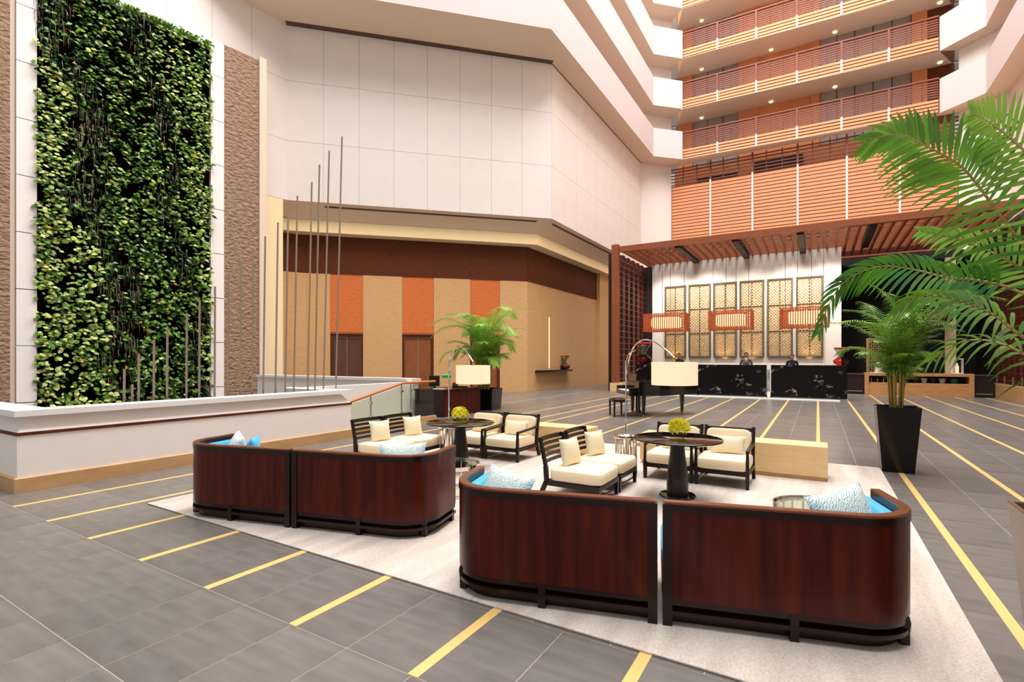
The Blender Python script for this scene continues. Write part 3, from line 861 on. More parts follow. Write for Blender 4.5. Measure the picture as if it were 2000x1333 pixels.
# the row starts well inside the planter and drifts towards its outer coping
slope = [.3981, .4097, .4195, .4428, .4642, .497, .5198, .5483, .5743, .6003, .6265, .6527, .6823, .7072, .7303, .7681, .7892, .8169, .855]
for i in range(19):
    x = -8.6 + max(0, i - 11) * .042
    y = -slope[i] * x
    z = 1.55 + (rodZ[i] - 1.55) * x / -8.6
    b = .3 if y < 6.66 else .955
    lean = .004 + .0045 * max(0, i - 8)
    o = MB().tube([(-lean * 2, -lean * 1.5, 0), (0, 0, z - b)], 0.0165, 8).build('steel_rod', M_steel, smooth=40)
    o.location = (x, y, b)
    tag(o, rodlab(i), 'rod', 'steel rods in the planter')

# ------------------------------------------------------------------ stair parapet and glass balustrade behind the planter
o = MB().box(-17.0, -9.75, 10.8, 11.05, 0, 0.94).build('wall_stair', M_parapet); tag(o, 'pinkish white stair parapet behind the planter', 'wall', kind='structure')
o = MB().box(-17.0, -9.70, 10.74, 11.11, 0.94, 1.02).build('trim_23', M_coping); tag(o, 'white coping on the stair parapet', 'trim', kind='structure')
o = MB().box(-9.9, -9.72, 7.05, 10.79, 0, 0.93).build('wall_stair_inner', M_parapet); tag(o, 'pinkish white stair wall seen through the glass balustrade', 'wall', kind='structure')
gb = thing('glass_balustrade', 'glass stair balustrade with sloping orange timber handrail', 'balustrade', (-8.38, 7.35, 0), R(2.0))
def gz(y): return 0.66 + .20 * min(y, 1.66)
posts = [0.0, 0.62, 1.62, 1.95]
MB().box(-.05, .05, 0, 2.9, 0, .12).build('base_curb', M_stone2, gb)
for i, (a, b) in enumerate(((0.02, 0.60), (0.64, 1.60), (1.64, 1.93), (1.97, 2.85))):
    za, zb = gz(a) - .06, gz(b) - .06
    MB().add([(x, y, z) for x in (-.006, .006) for (y, z) in ((a, .12), (b, .12), (b, zb), (a, za))],
             [(0, 1, 2, 3), (7, 6, 5, 4), (0, 4, 5, 1), (1, 5, 6, 2), (2, 6, 7, 3), (3, 7, 4, 0)]).build('glass_pane', M_glass, gb)
for y in (0.0, .62, 1.62, 1.95):
    po = MB().tube([(0, y, .12), (0, y, gz(y) - .01)], .016, 8).build('post', M_steel, gb, smooth=40)
    for zc in (.3, gz(y) - .18): MB().box(-.03, .03, y - .035, y + .035, zc - .03, zc + .03).build('clamp', M_chrome, po, bevel=.008)
MB().tube([(0, -.08, gz(-.08)), (0, 1.66, gz(1.66)), (0, 2.9, gz(1.66))], .03, 10).build('handrail', M_handrail, gb, smooth=40)
MB().tube([(-.05, -.12, .88), (-.2, -.15, .88)], .02, 8).build('handrail_stub', M_handrail, gb, smooth=40)

# ------------------------------------------------------------------ reception: wall, lattice panels, canopy, desks
YB = 28.5
o = MB().box(-7.95, 0.95, YB, YB + .3, 0, 6.86).build('wall_reception', M_recep); tag(o, 'pale limewashed wall behind the reception desks', 'wall', kind='structure')
rp = bpy.data.objects['wall_reception']
lat = None
def lattice_mesh(w, h, pitch=0.145, b=0.014):
    mb = MB()
    for sgn in (1, -1):
        c = -h if sgn > 0 else 0
        k = c
        while k < w + (0 if sgn > 0 else h):
            # line x = k + sgn*z
            pts = []
            if sgn > 0: z0, z1 = max(0, -k), min(h, w - k)
            else: z0, z1 = max(0, k - w), min(h, k)
            if z1 - z0 > .02:
                mb.beam((k + sgn * z0, 0, z0), (k + sgn * z1, 0, z1), b, .02, up=(0, 1, 0))
            k += pitch
    # small diamonds in the cells
    return mb.mesh('lattice', M_lattice)
LW, LH = 1.08, 3.86
lme = lattice_mesh(LW / 2 - .05, LH / 3 - .05)
latname = ['leftmost', 'second from the left', 'third from the left', 'third from the right', 'second from the right', 'rightmost']
for i in range(6):
    x = -7.215 + i * 1.266
    t = thing('lattice_screen', 'tall gold lattice panel on the reception wall, %s' % latname[i], 'panel', (x, YB, 1.69), 0, 'lattice panels behind reception')
    MB().box(0, LW, -.03, 0, 0, LH).build('backing', M_latback, t)
    fr = MB().box(-.03, .05, -.1, -.03, -.03, LH + .03).box(LW - .05, LW + .03, -.1, -.03, -.03, LH + .03).box(.05, LW - .05, -.1, -.03, -.03, .05).box(.05, LW - .05, -.1, -.03, LH - .05, LH + .03)
    fr.build('frame', M_frame, t)
    MB().box(LW / 2 - .015, LW / 2 + .015, -.09, -.03, .05, LH - .05).build('mullion', M_frame, t)
    for r in (1, 2): MB().box(.05, LW - .05, -.085, -.03, LH * r / 3 - .012, LH * r / 3 + .012).build('crossbar', M_frame, t)
    for c in range(2):
        for r in range(3):
            o = inst(lme, 'lattice', t, (.04 + c * (LW / 2 - .02) , -.055, .03 + r * LH / 3)); o['kind'] = 'stuff'
for i, x in enumerate((-6.67, -4.14, -2.87, -0.35)):
    spot_light('uplight', (x, YB - .35, 1.3), (R(168), 0, 0), 60, (1.0, .62, .24), R(75), .8)

def desk(x0, x1, label):
    t = thing('reception_desk', label, 'desk', (x0, 22.7, 0), 0, 'marble reception desks')
    w = x1 - x0
    MB().box(0, w, 0, .06, .07, 1.34).build('marble_front', M_marble, t, bevel=.01)
    MB().box(0, .06, .06, .8, .07, 1.34).build('marble_end', M_marble, t, bevel=.01)
    MB().box(w - .06, w, .06, .8, .07, 1.34).build('marble_end', M_marble, t, bevel=.01)
    MB().box(.06, w - .06, .06, .8, 1.26, 1.33).build('worktop', M_marble, t)
    MB().box(.02, w - .02, .05, .78, 0.0, .07).build('white_base', M_plinth, t)
    return t
desk(-1.60, .945, 'black veined marble reception desk, right of the pale gap, red vase on its end')
desk(-4.38, -1.76, 'black veined marble reception desk in the middle, behind the lit lamp shade')
desk(-7.05, -4.42, 'black marble reception desk farthest left, behind the grand piano')
o = MB().box(-1.72, -1.64, 22.72, 22.8, 0, 1.36).build('gap_post', M_chrome); tag(o, 'slim pale metal post in the gap between marble desks', 'post')
MB().box(-1.74, -1.62, 22.68, 22.72, 1.16, 1.36).build('top_block', M_plinth, o); MB().box(-1.74, -1.62, 22.68, 22.72, 0.07, .27).build('bottom_block', M_plinth, o)
o = MB().box(-6.4, .70, 22.1, 22.68, 0, .035).build('trim_24', M_plinth); tag(o, 'flush white stone step along the reception desks', 'trim', kind='structure')
flower_vase('flower_vase', 'red flower vase on the right end of the marble desk', (.75, 23.1, 1.34), 1.02, M_glassred, M_red)
flower_vase('flower_vase', 'red flower vase on the left desk beyond the piano', (-6.85, 23.1, 1.34), 1.5, M_glassred, M_red)

# canopy
cn = thing('timber_canopy', 'brown timber trellis canopy over the reception', 'canopy')
MB().box(-8.26, 6.1, 23.85, 24.05, 6.78, 7.05).build('front_beam', M_pillar, cn)
MB().box(-8.2, 6.1, 30.6, 30.75, 6.78, 7.05).build('rear_beam', M_darkred, cn)
jo = MB().box(-.045, .045, 24.05, 30.6, 0, .17).mesh('joist', M_trellis)
n = 40
for i in range(n + 1):
    x = -8.2 + i * .3575
    inst(jo, 'joist', cn, (x, 0, 6.82))
ba = MB().box(-8.22, 6.12, -.03, .03, 0, .06).mesh('batten', M_trellis)
for j in range(18): inst(ba, 'batten', cn, (0, 24.35 + j * .36, 6.99))
for x in (-5.55, -3.1, -.62, 1.85): MB().box(x - .13, x + .13, 24.05, 28.45, 6.7, 7.0).build('steel_joist', M_darkpanel, cn)
# left screen: pillar, posts, rods
lsn = thing('slatted_side_screen', 'dark slatted screen with a tall teak pillar left of the reception', 'screen')
MB().box(-8.62, -8.28, 23.75, 24.0, .45, 7.15).build('pillar', M_pillar, lsn, bevel=.01)
for k in range(5): MB().box(-8.55, -8.38, 24.75 + k * .8, 25.1 + k * .8, .42, 6.8).build('post', M_darkred, lsn)
for k in range(21): MB().tube([(-8.3, 24.0, .62 + k * .292), (-8.3, 28.5, .62 + k * .292)], .014, 6).build('rod', M_rod_dark, lsn)
MB().box(-8.9, -8.8, 24.1, 28.7, 0, 6.78).build('backing_panel', M_darkpanel, lsn)  # dark sheets added behind the posts so the gaps read dark
MB().box(-8.8, -7.96, 28.62, 28.7, 0, 6.78).build('backing_panel', M_darkpanel, lsn)
MB().box(-8.68, -8.05, 23.68, 24.4, 0, .42).build('stone_plinth', M_stone, lsn, bevel=.01)
MB().box(-8.6, -8.15, 24.4, 28.5, 0, .42).build('stone_plinth', M_stone, lsn)
# right screen
rsn = thing('slatted_side_screen', 'dark red slatted screen on a stone plinth at the right edge', 'screen')
MB().box(6.16, 6.6, 20.0, 28.7, 0, .58).build('stone_plinth', M_stone2, rsn, bevel=.01)
for k in range(12): MB().box(6.36, 6.44, 20.3 + k * .72, 20.62 + k * .72, .58, 6.75).build('post', M_darkred, rsn)
for k in range(21): MB().tube([(6.24, 20.0, .75 + k * .295), (6.24, 28.7, .75 + k * .295)], .014, 6).build('rod', M_rod_dark, rsn)
MB().box(6.55, 6.62, 20.0, 28.7, .58, 6.75).build('backing_panel', M_darkred, rsn)
for k in range(8): MB().tube([(6.22, 20.8 + k, .58), (6.22, 20.8 + k, .9)], .02, 6).build('pin', M_steel, rsn)
o = MB().box(6.3, 8.4, 8, 36.0, 6.88, 7.0).build('ceiling_right', M_soffit); tag(o, 'beige soffit above the right slatted screen', 'soffit', kind='structure')
o = MB().box(8.4, 8.6, 8, 34.0, 0, 7.0).build('wall_right_alcove', M_darkred); tag(o, 'dark red brown wall beyond the right slatted screen', 'wall', kind='structure')
# dark bar beyond
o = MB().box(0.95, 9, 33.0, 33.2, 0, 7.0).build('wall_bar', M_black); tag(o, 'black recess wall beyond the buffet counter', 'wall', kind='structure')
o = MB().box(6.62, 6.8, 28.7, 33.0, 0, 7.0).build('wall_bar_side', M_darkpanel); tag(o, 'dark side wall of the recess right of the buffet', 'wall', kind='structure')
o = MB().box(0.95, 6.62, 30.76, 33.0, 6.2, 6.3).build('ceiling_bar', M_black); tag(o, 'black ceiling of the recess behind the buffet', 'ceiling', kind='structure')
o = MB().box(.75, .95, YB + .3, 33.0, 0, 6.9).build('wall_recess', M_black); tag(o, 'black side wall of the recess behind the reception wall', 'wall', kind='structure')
o = MB().box(5.0, 5.35, 30.0, 30.3, 0, 6.2).build('recess_column', M_cream); tag(o, 'beige square column standing in the dark recess', 'column')
o = MB().lathe([(0, -.42), (.25, -.36), (.48, -.15), (.5, 0), (.48, .15), (.25, .36), (0, .42)], 20).build('rattan_pendant', M_rattan, smooth=50); o.location = (4.65, 29.4, 3.45)
MB().tube([(0, 0, .42), (0, 0, 3.372)], .012, 6).build('cord', M_black, o)
tag(o, 'round brown rattan pendant lamp before the dark recess', 'lamp')
t = thing('lattice_screen', 'beige lattice room divider behind the buffet', 'screen', (1.95, 29.0, 0))
MB().box(0, .09, 0, .06, 0, 2.55).build('frame_post', M_lattice, t); MB().box(.95, 1.04, 0, .06, 0, 2.55).build('frame_post', M_lattice, t)
MB().box(.09, .95, 0, .06, 2.47, 2.55).build('frame_rail', M_lattice, t); MB().box(.09, .95, 0, .06, 0, .9).build('frame_rail', M_lattice, t)
o = inst(lattice_mesh(.86, 1.57, .17, .045), 'lattice', t, (.09, .03, .9)); o['kind'] = 'stuff'

# buffet counter
bf = thing('buffet_counter', 'long honey oak buffet counter with an open display slot', 'counter', (1.79, 27.5, 0))
MB().box(0, .16, 0, .7, 0, .96).build('end_frame', M_buffet, bf, bevel=.01)
MB().box(3.53, 3.69, 0, .7, 0, .96).build('end_frame', M_buffet, bf, bevel=.01)
MB().box(.16, 3.53, 0, .7, .84, .96).build('counter_top', M_buffet, bf, bevel=.005)
MB().box(.16, 3.53, .03, .1, 0, .55).build('front_board', M_buffet, bf)
MB().box(.16, 3.53, .1, .68, .47, .55).build('display_shelf', M_darkpanel, bf)
MB().box(.16, 3.53, .6, .68, .55, .84).build('back_board', M_darkpanel, bf)
for (xa, xb, lb) in ((1.0, 1.77, 'low black cabinet between marble desk and oak buffet'), (5.5, 6.12, 'low black cabinet right of the oak buffet')):
    c = MB().box(0, xb - xa, 0, .6, 0, .88).build('side_cabinet', M_darkpanel); c.location = (xa, 27.7, 0)
    MB().box(-.02, xb - xa + .01, -.03, .6, .88, .93).build('cabinet_top', M_rod_dark, c); MB().box(.05, xb - xa - .05, -.02, 0, .12, .16).build('kick_rail', M_steel, c)
    tag(c, lb, 'cabinet')
def bottle(x, h, r, m, label, grp):
    o = MB().lathe([(0, 0), (r, 0), (r, h * .6), (r * .4, h * .78), (r * .4, h), (0, h)], 10).build('bottle', m, smooth=40); o.location = (1.79 + x, 27.83, .55); tag(o, label, 'bottle', grp)
ORD = ['first', 'second', 'third', 'fourth', 'fifth', 'sixth', 'seventh', 'eighth', 'ninth', 'tenth', 'eleventh', 'twelfth']
for i in range(12):
    x = .26 + i * .075
    bottle(x, .2, .03, M_bottle if i % 3 else M_lid, 'small bottle on the buffet display shelf left of the palm, %s from the left' % ORD[i], 'bottles in the buffet slot')
for i in range(5):
    bottle(1.28 + i * .085, .2, .034, M_bottle, 'small dark bottle in the buffet slot right of the palm, %s from the left' % ORD[i], 'dark bottles in the buffet slot')
def basket(x, w, m, label, cat='bowl'):
    t = thing('serving_' + cat, label, cat, (1.79 + x, 27.82, .55))
    MB().lathe([(0, 0), (w * .35, 0), (w * .5, .2), (w * .47, .2), (w * .33, .02), (0, .02)], 16).build('bowl', m, t, smooth=40)
    return t
basket(1.82, .28, M_bottle, 'dark woven bowl in the buffet slot, left one')
basket(2.12, .24, M_lid, 'white bowl in the middle of the buffet slot')
basket(2.42, .3, M_bottle, 'dark woven bowl in the buffet slot, right one')
basket(2.72, .26, M_lid, 'white dish in the buffet slot beside the teal bowl')
basket(3.1, .34, M_teal, 'teal glazed bowl at the right of the buffet slot')
o = MB().lathe([(0, 0), (.13, 0), (.15, .06), (.14, .34), (.17, .36), (.1, .44), (.02, .5), (.02, .55), (0, .56)], 16).build('lidded_urn', M_lid, smooth=40); o.location = (2.33, 27.85, .96); tag(o, 'pale lidded urn on the left of the oak buffet', 'urn')
t = thing('glass_lantern', 'square white framed lantern with a candle on the buffet', 'lantern', (5.0, 27.85, .96))
for sx in (-.16, .16):
    for sy in (-.12, .12): MB().box(sx - .015, sx + .015, sy - .015, sy + .015, 0, .6).build('post', M_plinth, t)
MB().box(-.18, .18, -.14, .14, -.0, .03).build('base', M_plinth, t); MB().box(-.18, .18, -.14, .14, .6, .64).build('lid', M_plinth, t)
MB().lathe([(0, .03), (.06, .03), (.06, .3), (.025, .38), (.025, .45), (0, .45)], 12).build('candle', M_shade, t, smooth=40)
o = MB().box(0, .5, 0, .3, 0, .04).build('serving_tray', M_lid, bevel=.01); o.location = (2.0, 27.55, .96); tag(o, 'white tray at the left end of the buffet top', 'tray')

# pendant lamps
def pendant(x0, x1, z0, z1, yd, label):
    t = thing('slatted_pendant_lamp', label, 'lamp', ((x0 + x1) / 2, 24.6, z0), 0, 'slatted pendant lamps')
    w = (x1 - x0) / 2; h = z1 - z0
    for zz in (0.02, h - .06):
        MB().box(-w, w, 0, .04, zz, zz + .04).build('frame_rail', M_pendant, t); MB().box(-w, w, yd - .04, yd, zz, zz + .04).build('frame_rail', M_pendant, t)
        MB().box(-w, -w + .04, .04, yd - .04, zz, zz + .04).build('frame_rail', M_pendant, t); MB().box(w - .04, w, .04, yd - .04, zz, zz + .04).build('frame_rail', M_pendant, t)
    sm = MB().box(-.021, .021, -.012, .012, 0, h).mesh('batten', M_pendant)
    n = 19
    for i in range(n + 1):
        x = -w + .02 + (2 * w - .04) * i / n
        inst(sm, 'batten', t, (x, -.014, 0)); inst(sm, 'batten', t, (x, yd + .014, 0))
    m = 10
    for i in range(m + 1):
        y = .02 + (yd - .04) * i / m
        inst(sm, 'batten', t, (-w - .014, y, 0), (0, 0, R(90))); inst(sm, 'batten', t, (w + .014, y, 0), (0, 0, R(90)))
    MB().superbox(0, yd / 2, h / 2, w * 1.4, yd * .62, h * .6, .18, 24, 10).build('linen_shade', M_glow, t, smooth=50)
    for (x, y) in ((-w * .8, .1), (w * .3, .1), (-w * .3, yd - .1), (w * .8, yd - .1)):
        MB().tube([(x, y, h - .05), (x, y, 6.80 - z0)], .010, 5).build('cord', M_rod_dark, t)
    for y in (.1, yd - .1): MB().box(-w, w, y - .02, y + .02, 6.79 - z0, 6.822 - z0).build('mounting_bar', M_trellis, t)
    return t
KP = 24.6 / 21.5
for a, b, l in ((-6.36, -4.68, 'leftmost'), (-3.74, -2.20, 'middle one'), (-1.20, .34, 'rightmost, behind the palm')):
    pendant(a * KP, b * KP, 1.55 + 1.19 * KP, 1.55 + 1.95 * KP, .95, 'orange slatted pendant lamp over the reception, ' + l)

# ------------------------------------------------------------------ rug and seating
o = MB().box(-6.16, .76, 2.66, 8.9, 0.0015, .014).build('area_rug', M_rug, bevel=.004); tag(o, 'large pale grey rug under the lounge seating', 'rug')

SL, SS, SR_, SH = 1.34, 0.66, 0.32, 0.715
def outline(n=12, L=SL, S=SS, r=SR_, o=0.0):
    """plan path of one sofa half from the gap, round the corner, with outward normals"""
    out = [(0, 0, 0, -1), (L * .33, 0, 0, -1), (L - r, 0, 0, -1)]
    for i in range(1, n + 1):
        a = -PI / 2 + (PI / 2) * i / n
        out.append((L - r + r * math.cos(a), r + r * math.sin(a), math.cos(a), math.sin(a)))
    out.append((L, S, 1, 0))
    return out
def make_sofa(mirror, label, loc, rz):
    t = thing('curved_sofa', label, 'sofa', loc, rz, 'curved sofas')
    s = -1 if mirror else 1
    def fin(mb):
        if mirror: mb.v = [(-x, y, z) for x, y, z in mb.v]; mb.f = [f[::-1] for f in mb.f]
        return mb
    P = [(x, y, nx, ny) for x, y, nx, ny in outline()]
    P[0] = (0.02, 0, 0, -1)
    fin(MB().sweep(P, [(-.045, .15), (0, .15), (0, .66), (-.045, .66)])).build('outer_shell', M_sofawood, t, smooth=35)
    fin(MB().sweep(P, [(-.05, .70), (.004, .70), (.004, .71), (0.0, .715), (-.05, .715)])).build('top_rim', M_sofarim, t, smooth=35)
    fin(MB().sweep(P, [(-.05, .66), (.005, .66), (.005, .6995), (-.05, .6995)])).build('top_band', M_sofatrim, t, smooth=35)
    fin(MB().sweep(P, [(-.05, .118), (-.004, .118), (-.004, .15), (-.05, .15)])).build('bottom_rail', M_sofatrim, t, smooth=35)
    fin(MB().sweep(P, [(-.04, .062), (0.004, .062), (0.004, .086), (-.04, .086)])).build('foot_rail', M_sofatrim, t, smooth=35)
    fin(MB().sweep(P, [(-.12, .004), (-.05, .004), (-.05, .118), (-.12, .118)])).build('plinth', M_sofatrim, t, smooth=35)  # dark band added to stand in for the shade under the sofa
    fin(MB().box(0.008, .062, -.008, .05, 0, .70)).build('end_stile', M_sofatrim, t)
    for (x, y) in ((SL * .52, .022), (SL - .078, .15), (SL - .03, SS - .04)):
        fin(MB().box(x - .022, x + .022, y - .024, y + .022, 0, .15)).build('leg', M_sofatrim, t)
    Q = [(x, y, nx, ny) for x, y, nx, ny in outline()]; Q[0] = (0.02, 0, 0, -1)
    fin(MB().sweep(Q, [(-.14, .3), (-.05, .3), (-.05, .655), (-.07, .665), (-.13, .665), (-.15, .64)])).build('inner_back', M_blue, t, smooth=45)
    # seat: polygon inside
    inn = [(0.006, SS), (0.006, .15)] + [(x - nx * .15, y - ny * .15) for x, y, nx, ny in outline()[2:-1]] + [(SL - .15, SS)]
    fin(MB().prism(inn, .12, .28)).build('seat_base', M_sofatrim, t)
    fin(MB().prism(inn, .285, .40)).build('seat_cushion', M_blue, t, bevel=.03)
    return t
th1, th2 = R(15.5), R(14.5)
g1 = (-.785, 2.975, 0.014); g2 = (-4.125, 2.945, 0.014)
def off(g, th, u, v=0): return (g[0] + u * math.cos(th) - v * math.sin(th), g[1] + u * math.sin(th) + v * math.cos(th), g[2])
make_sofa(False, 'dark mahogany curved sofa half nearest the camera, at the right of the gap', off(g1, th1, .006), th1)
make_sofa(True, 'dark mahogany curved sofa half at the left of the bright gap, nearer group', off(g1, th1, -.006), th1)
make_sofa(False, 'dark mahogany curved sofa in the farther left group, its right half', off(g2, th2, .004), th2)
make_sofa(True, 'dark mahogany curved sofa in the farther left group, leftmost half', off(g2, th2, -.004), th2)

def pillow_mesh(w, h, t, m, n=14):
    mb = MB()
    def pos(i, j, s):
        x = -1 + 2 * i / n; y = -1 + 2 * j / n
        pin = 1 - .10 * (1 - abs(y) ** 2) * abs(x) ** 3
        pin2 = 1 - .10 * (1 - abs(x) ** 2) * abs(y) ** 3
        z = (max(0, 1 - x * x) ** .5) * (max(0, 1 - y * y) ** .5)
        return (x * w / 2 * pin, y * h / 2 * pin2, s * t / 2 * z)
    for s in (1, -1):
        vs = [pos(i, j, s) for j in range(n + 1) for i in range(n + 1)]
        fs = [(j * (n + 1) + i, j * (n + 1) + i + 1, (j + 1) * (n + 1) + i + 1, (j + 1) * (n + 1) + i) for j in range(n) for i in range(n)]
        if s < 0: fs = [f[::-1] for f in fs]
        mb.add(vs, fs)
    return mb.mesh('pillow', m, smooth=80)
def pillow(me, label, loc, rot, cat='pillow', grp=None):
    o = inst(me, 'throw_pillow', None, loc, rot); tag(o, label, cat, grp); return o
PT_ = pillow_mesh(.44, .38, .15, M_pilteal); PG = pillow_mesh(.34, .32, .13, M_pilgold); PB = pillow_mesh(.36, .34, .13, M_blue); PGL = pillow_mesh(.42, .24, .11, M_pilgold)

# lounge chairs
CW, CD = .64, .66
def make_chair(kind, label, loc, rz, grp):
    t = thing('lounge_chair', label, 'chair', loc, rz, grp)
    w = CW / 2 - .01
    # local: front = +y, back = y 0
    for s in (-1, 1):
        x = s * (w - .02)
        MB().taper((x, CD - .03, 0), (x, CD - .03, .20), .036, .046).build('front_leg', M_ebony, t)
        lg = MB()
        pts = [(x, -.06, 0), (x, .03, .2), (x, .02, .36), (x, -.05, .66)]
        wd_ = [.034, .046, .046, .032]
        for i in range(3): lg.beam(pts[i], pts[i + 1], .04, wd_[i + 1], up=(0, 1, 0))
        lg.build('rear_leg', M_ebony, t)
    MB().box(-w, w, CD - .05, CD - .005, .15, .2).build('front_rail', M_ebony, t, bevel=.006)
    MB().box(-w, w, .01, .055, .15, .2).build('rear_rail', M_ebony, t, bevel=.006)
    for s in (-1, 1): MB().box(s * w - (.045 if s > 0 else 0), s * w + (0 if s > 0 else .045), .055, CD - .05, .15, .2).build('side_rail', M_ebony, t, bevel=.006)
    MB().box(-w + .05, w - .05, .055, CD - .05, .17, .19).build('seat_deck', M_ebony, t)
    MB().superbox(0, CD / 2 + .03, .27, CW - .035, CD - .05, .15, .22).build('seat_cushion', M_cushion, t, smooth=60)
    for s in (-1, 1): MB().ball((s * (w - .1), CD - .012, .27), .012, .006, .012, 8, 4).build('tuft', M_button, t)
    if kind == 'slat':
        for i in range(5):
            z = .39 + i * .062; y = .005 - (z - .36) * .235
            hh = .036 if i < 4 else .05
            mb = MB()
            for a in range(6):
                xa = -w + .02 + (2 * w - .04) * a / 6; xb = -w + .02 + (2 * w - .04) * (a + 1) / 6
                ya = y - .035 * (1 - (xa / w) ** 2); yb = y - .035 * (1 - (xb / w) ** 2)
                mb.beam((xa, ya, z), (xb, yb, z), .018, hh)
            mb.build('back_slat' if i < 4 else 'top_rail', M_ebony, t)
    else:
        MB().box(-w + .02, w - .02, -.055, -.025, .60, .65).build('top_rail', M_ebony, t, bevel=.005)
        o = MB().superbox(0, 0, 0, CW - .1, .11, .32, .25).build('back_cushion', M_cushion, t, smooth=60); o.location = (0, .045, .475); o.rotation_euler = (R(12), 0, 0)
        for s in (-1, 1):
            x = s * (w - .02)
            ar = MB().beam((x, -.02, .47), (x, CD - .03, .44), .04, .028); ar.build('armrest', M_ebony, t)
            MB().taper((x, CD - .03, .2), (x, CD - .03, .43), .038, .03).build('arm_post', M_ebony, t)
    MB().box(-w, w, CD - .06, CD - .04, .05, .065).build('stretcher', M_rod_dark, t) if kind == 'slat' else None
    return t
zr_ = 0.014
G_slat = 'slat back lounge chairs'; G_arm = 'armchairs with ivory cushions'
cA = make_chair('slat', 'ebony slat back lounge chair right of the left sofa, nearest the camera', (-2.60, 5.31, zr_), R(-90), G_slat)
recopy(cA, 'ebony slat back lounge chair in the near group, farther one, beside the chrome drum', (-2.60, 5.98, zr_))
recopy(cA, 'ebony slat back lounge chair in the far group, leftmost, before the glass balustrade', (-5.74, 5.42, zr_))
recopy(cA, 'ebony slat back lounge chair in the far group, second from the left', (-5.74, 6.07, zr_))
cB = make_chair('arm', 'ivory armchair right of the near round table, beside the stone bench end', (-1.0, 7.2, zr_), R(180), G_arm)
recopy(cB, 'ivory armchair behind the near round table and its yellow flowers', (-1.635, 7.2, zr_))
recopy(cB, 'ivory armchair in the far group, right one beside the stone block', (-4.13, 7.18, zr_))
recopy(cB, 'ivory armchair in the far group, partly behind the round table', (-4.77, 7.18, zr_))
# pillows on the chairs
pz = .345
pillow(PG, 'ivory damask pillow on the nearest slat back chair', (-2.42, 5.32, pz + .155), (R(78), 0, R(78)), grp='ivory damask pillows')
pillow(PG, 'ivory damask pillow on the slat back chair beside the chrome drum', (-2.40, 6.02, pz + .155), (R(78), 0, R(72)), grp='ivory damask pillows')
pillow(PG, 'ivory damask pillow on the leftmost slat back chair', (-5.52, 5.42, pz + .155), (R(78), 0, R(76)), grp='ivory damask pillows')
pillow(PG, 'ivory damask pillow on the second slat back chair of the far group', (-5.50, 6.1, pz + .155), (R(78), 0, R(76)), grp='ivory damask pillows')
pillow(PGL, 'wide ivory damask pillow on the armchair beside the stone bench', (-.98, 6.98, pz + .12), (R(74), 0, R(4)), grp='ivory damask pillows')
pillow(PGL, 'wide ivory damask pillow on the armchair behind the near round table', (-1.6, 6.98, pz + .12), (R(74), 0, R(-4)), grp='ivory damask pillows')
pillow(PGL, 'wide ivory damask pillow on the right armchair of the far group', (-4.1, 6.96, pz + .12), (R(74), 0, R(4)), grp='ivory damask pillows')
pillow(PGL, 'wide ivory damask pillow on the armchair behind the far round table', (-4.75, 6.96, pz + .12), (R(74), 0, R(-4)), grp='ivory damask pillows')
# pillows on the sofas
def sp_(g, th, u, v, z): a = off(g, th, u, v); return (a[0], a[1], z)
pillow(PT_, 'white and teal zigzag pillow in the left corner of the near sofa', sp_(g1, th1, -1.03, .30, .60), (R(70), R(6), th1 + R(-28)), grp='zigzag sofa pillows')
pillow(PT_, 'white and teal zigzag pillow in the right corner of the near sofa', sp_(g1, th1, 1.05, .33, .60), (R(70), R(-8), th1 + R(32)), grp='zigzag sofa pillows')
pillow(PT_, 'white and teal zigzag pillow in the left corner of the far sofa', sp_(g2, th2, -1.0, .36, .60), (R(72), R(6), th2 + R(-40)), grp='zigzag sofa pillows')
pillow(PT_, 'white and teal zigzag pillow in the right corner of the far sofa', sp_(g2, th2, .98, .28, .60), (R(72), R(-3), th2 + R(14)), grp='zigzag sofa pillows')
pillow(PB, 'plain turquoise pillow behind the zigzag pillow on the far sofa', sp_(g2, th2, -.92, .50, .57), (R(78), 0, th2 + R(-60)))

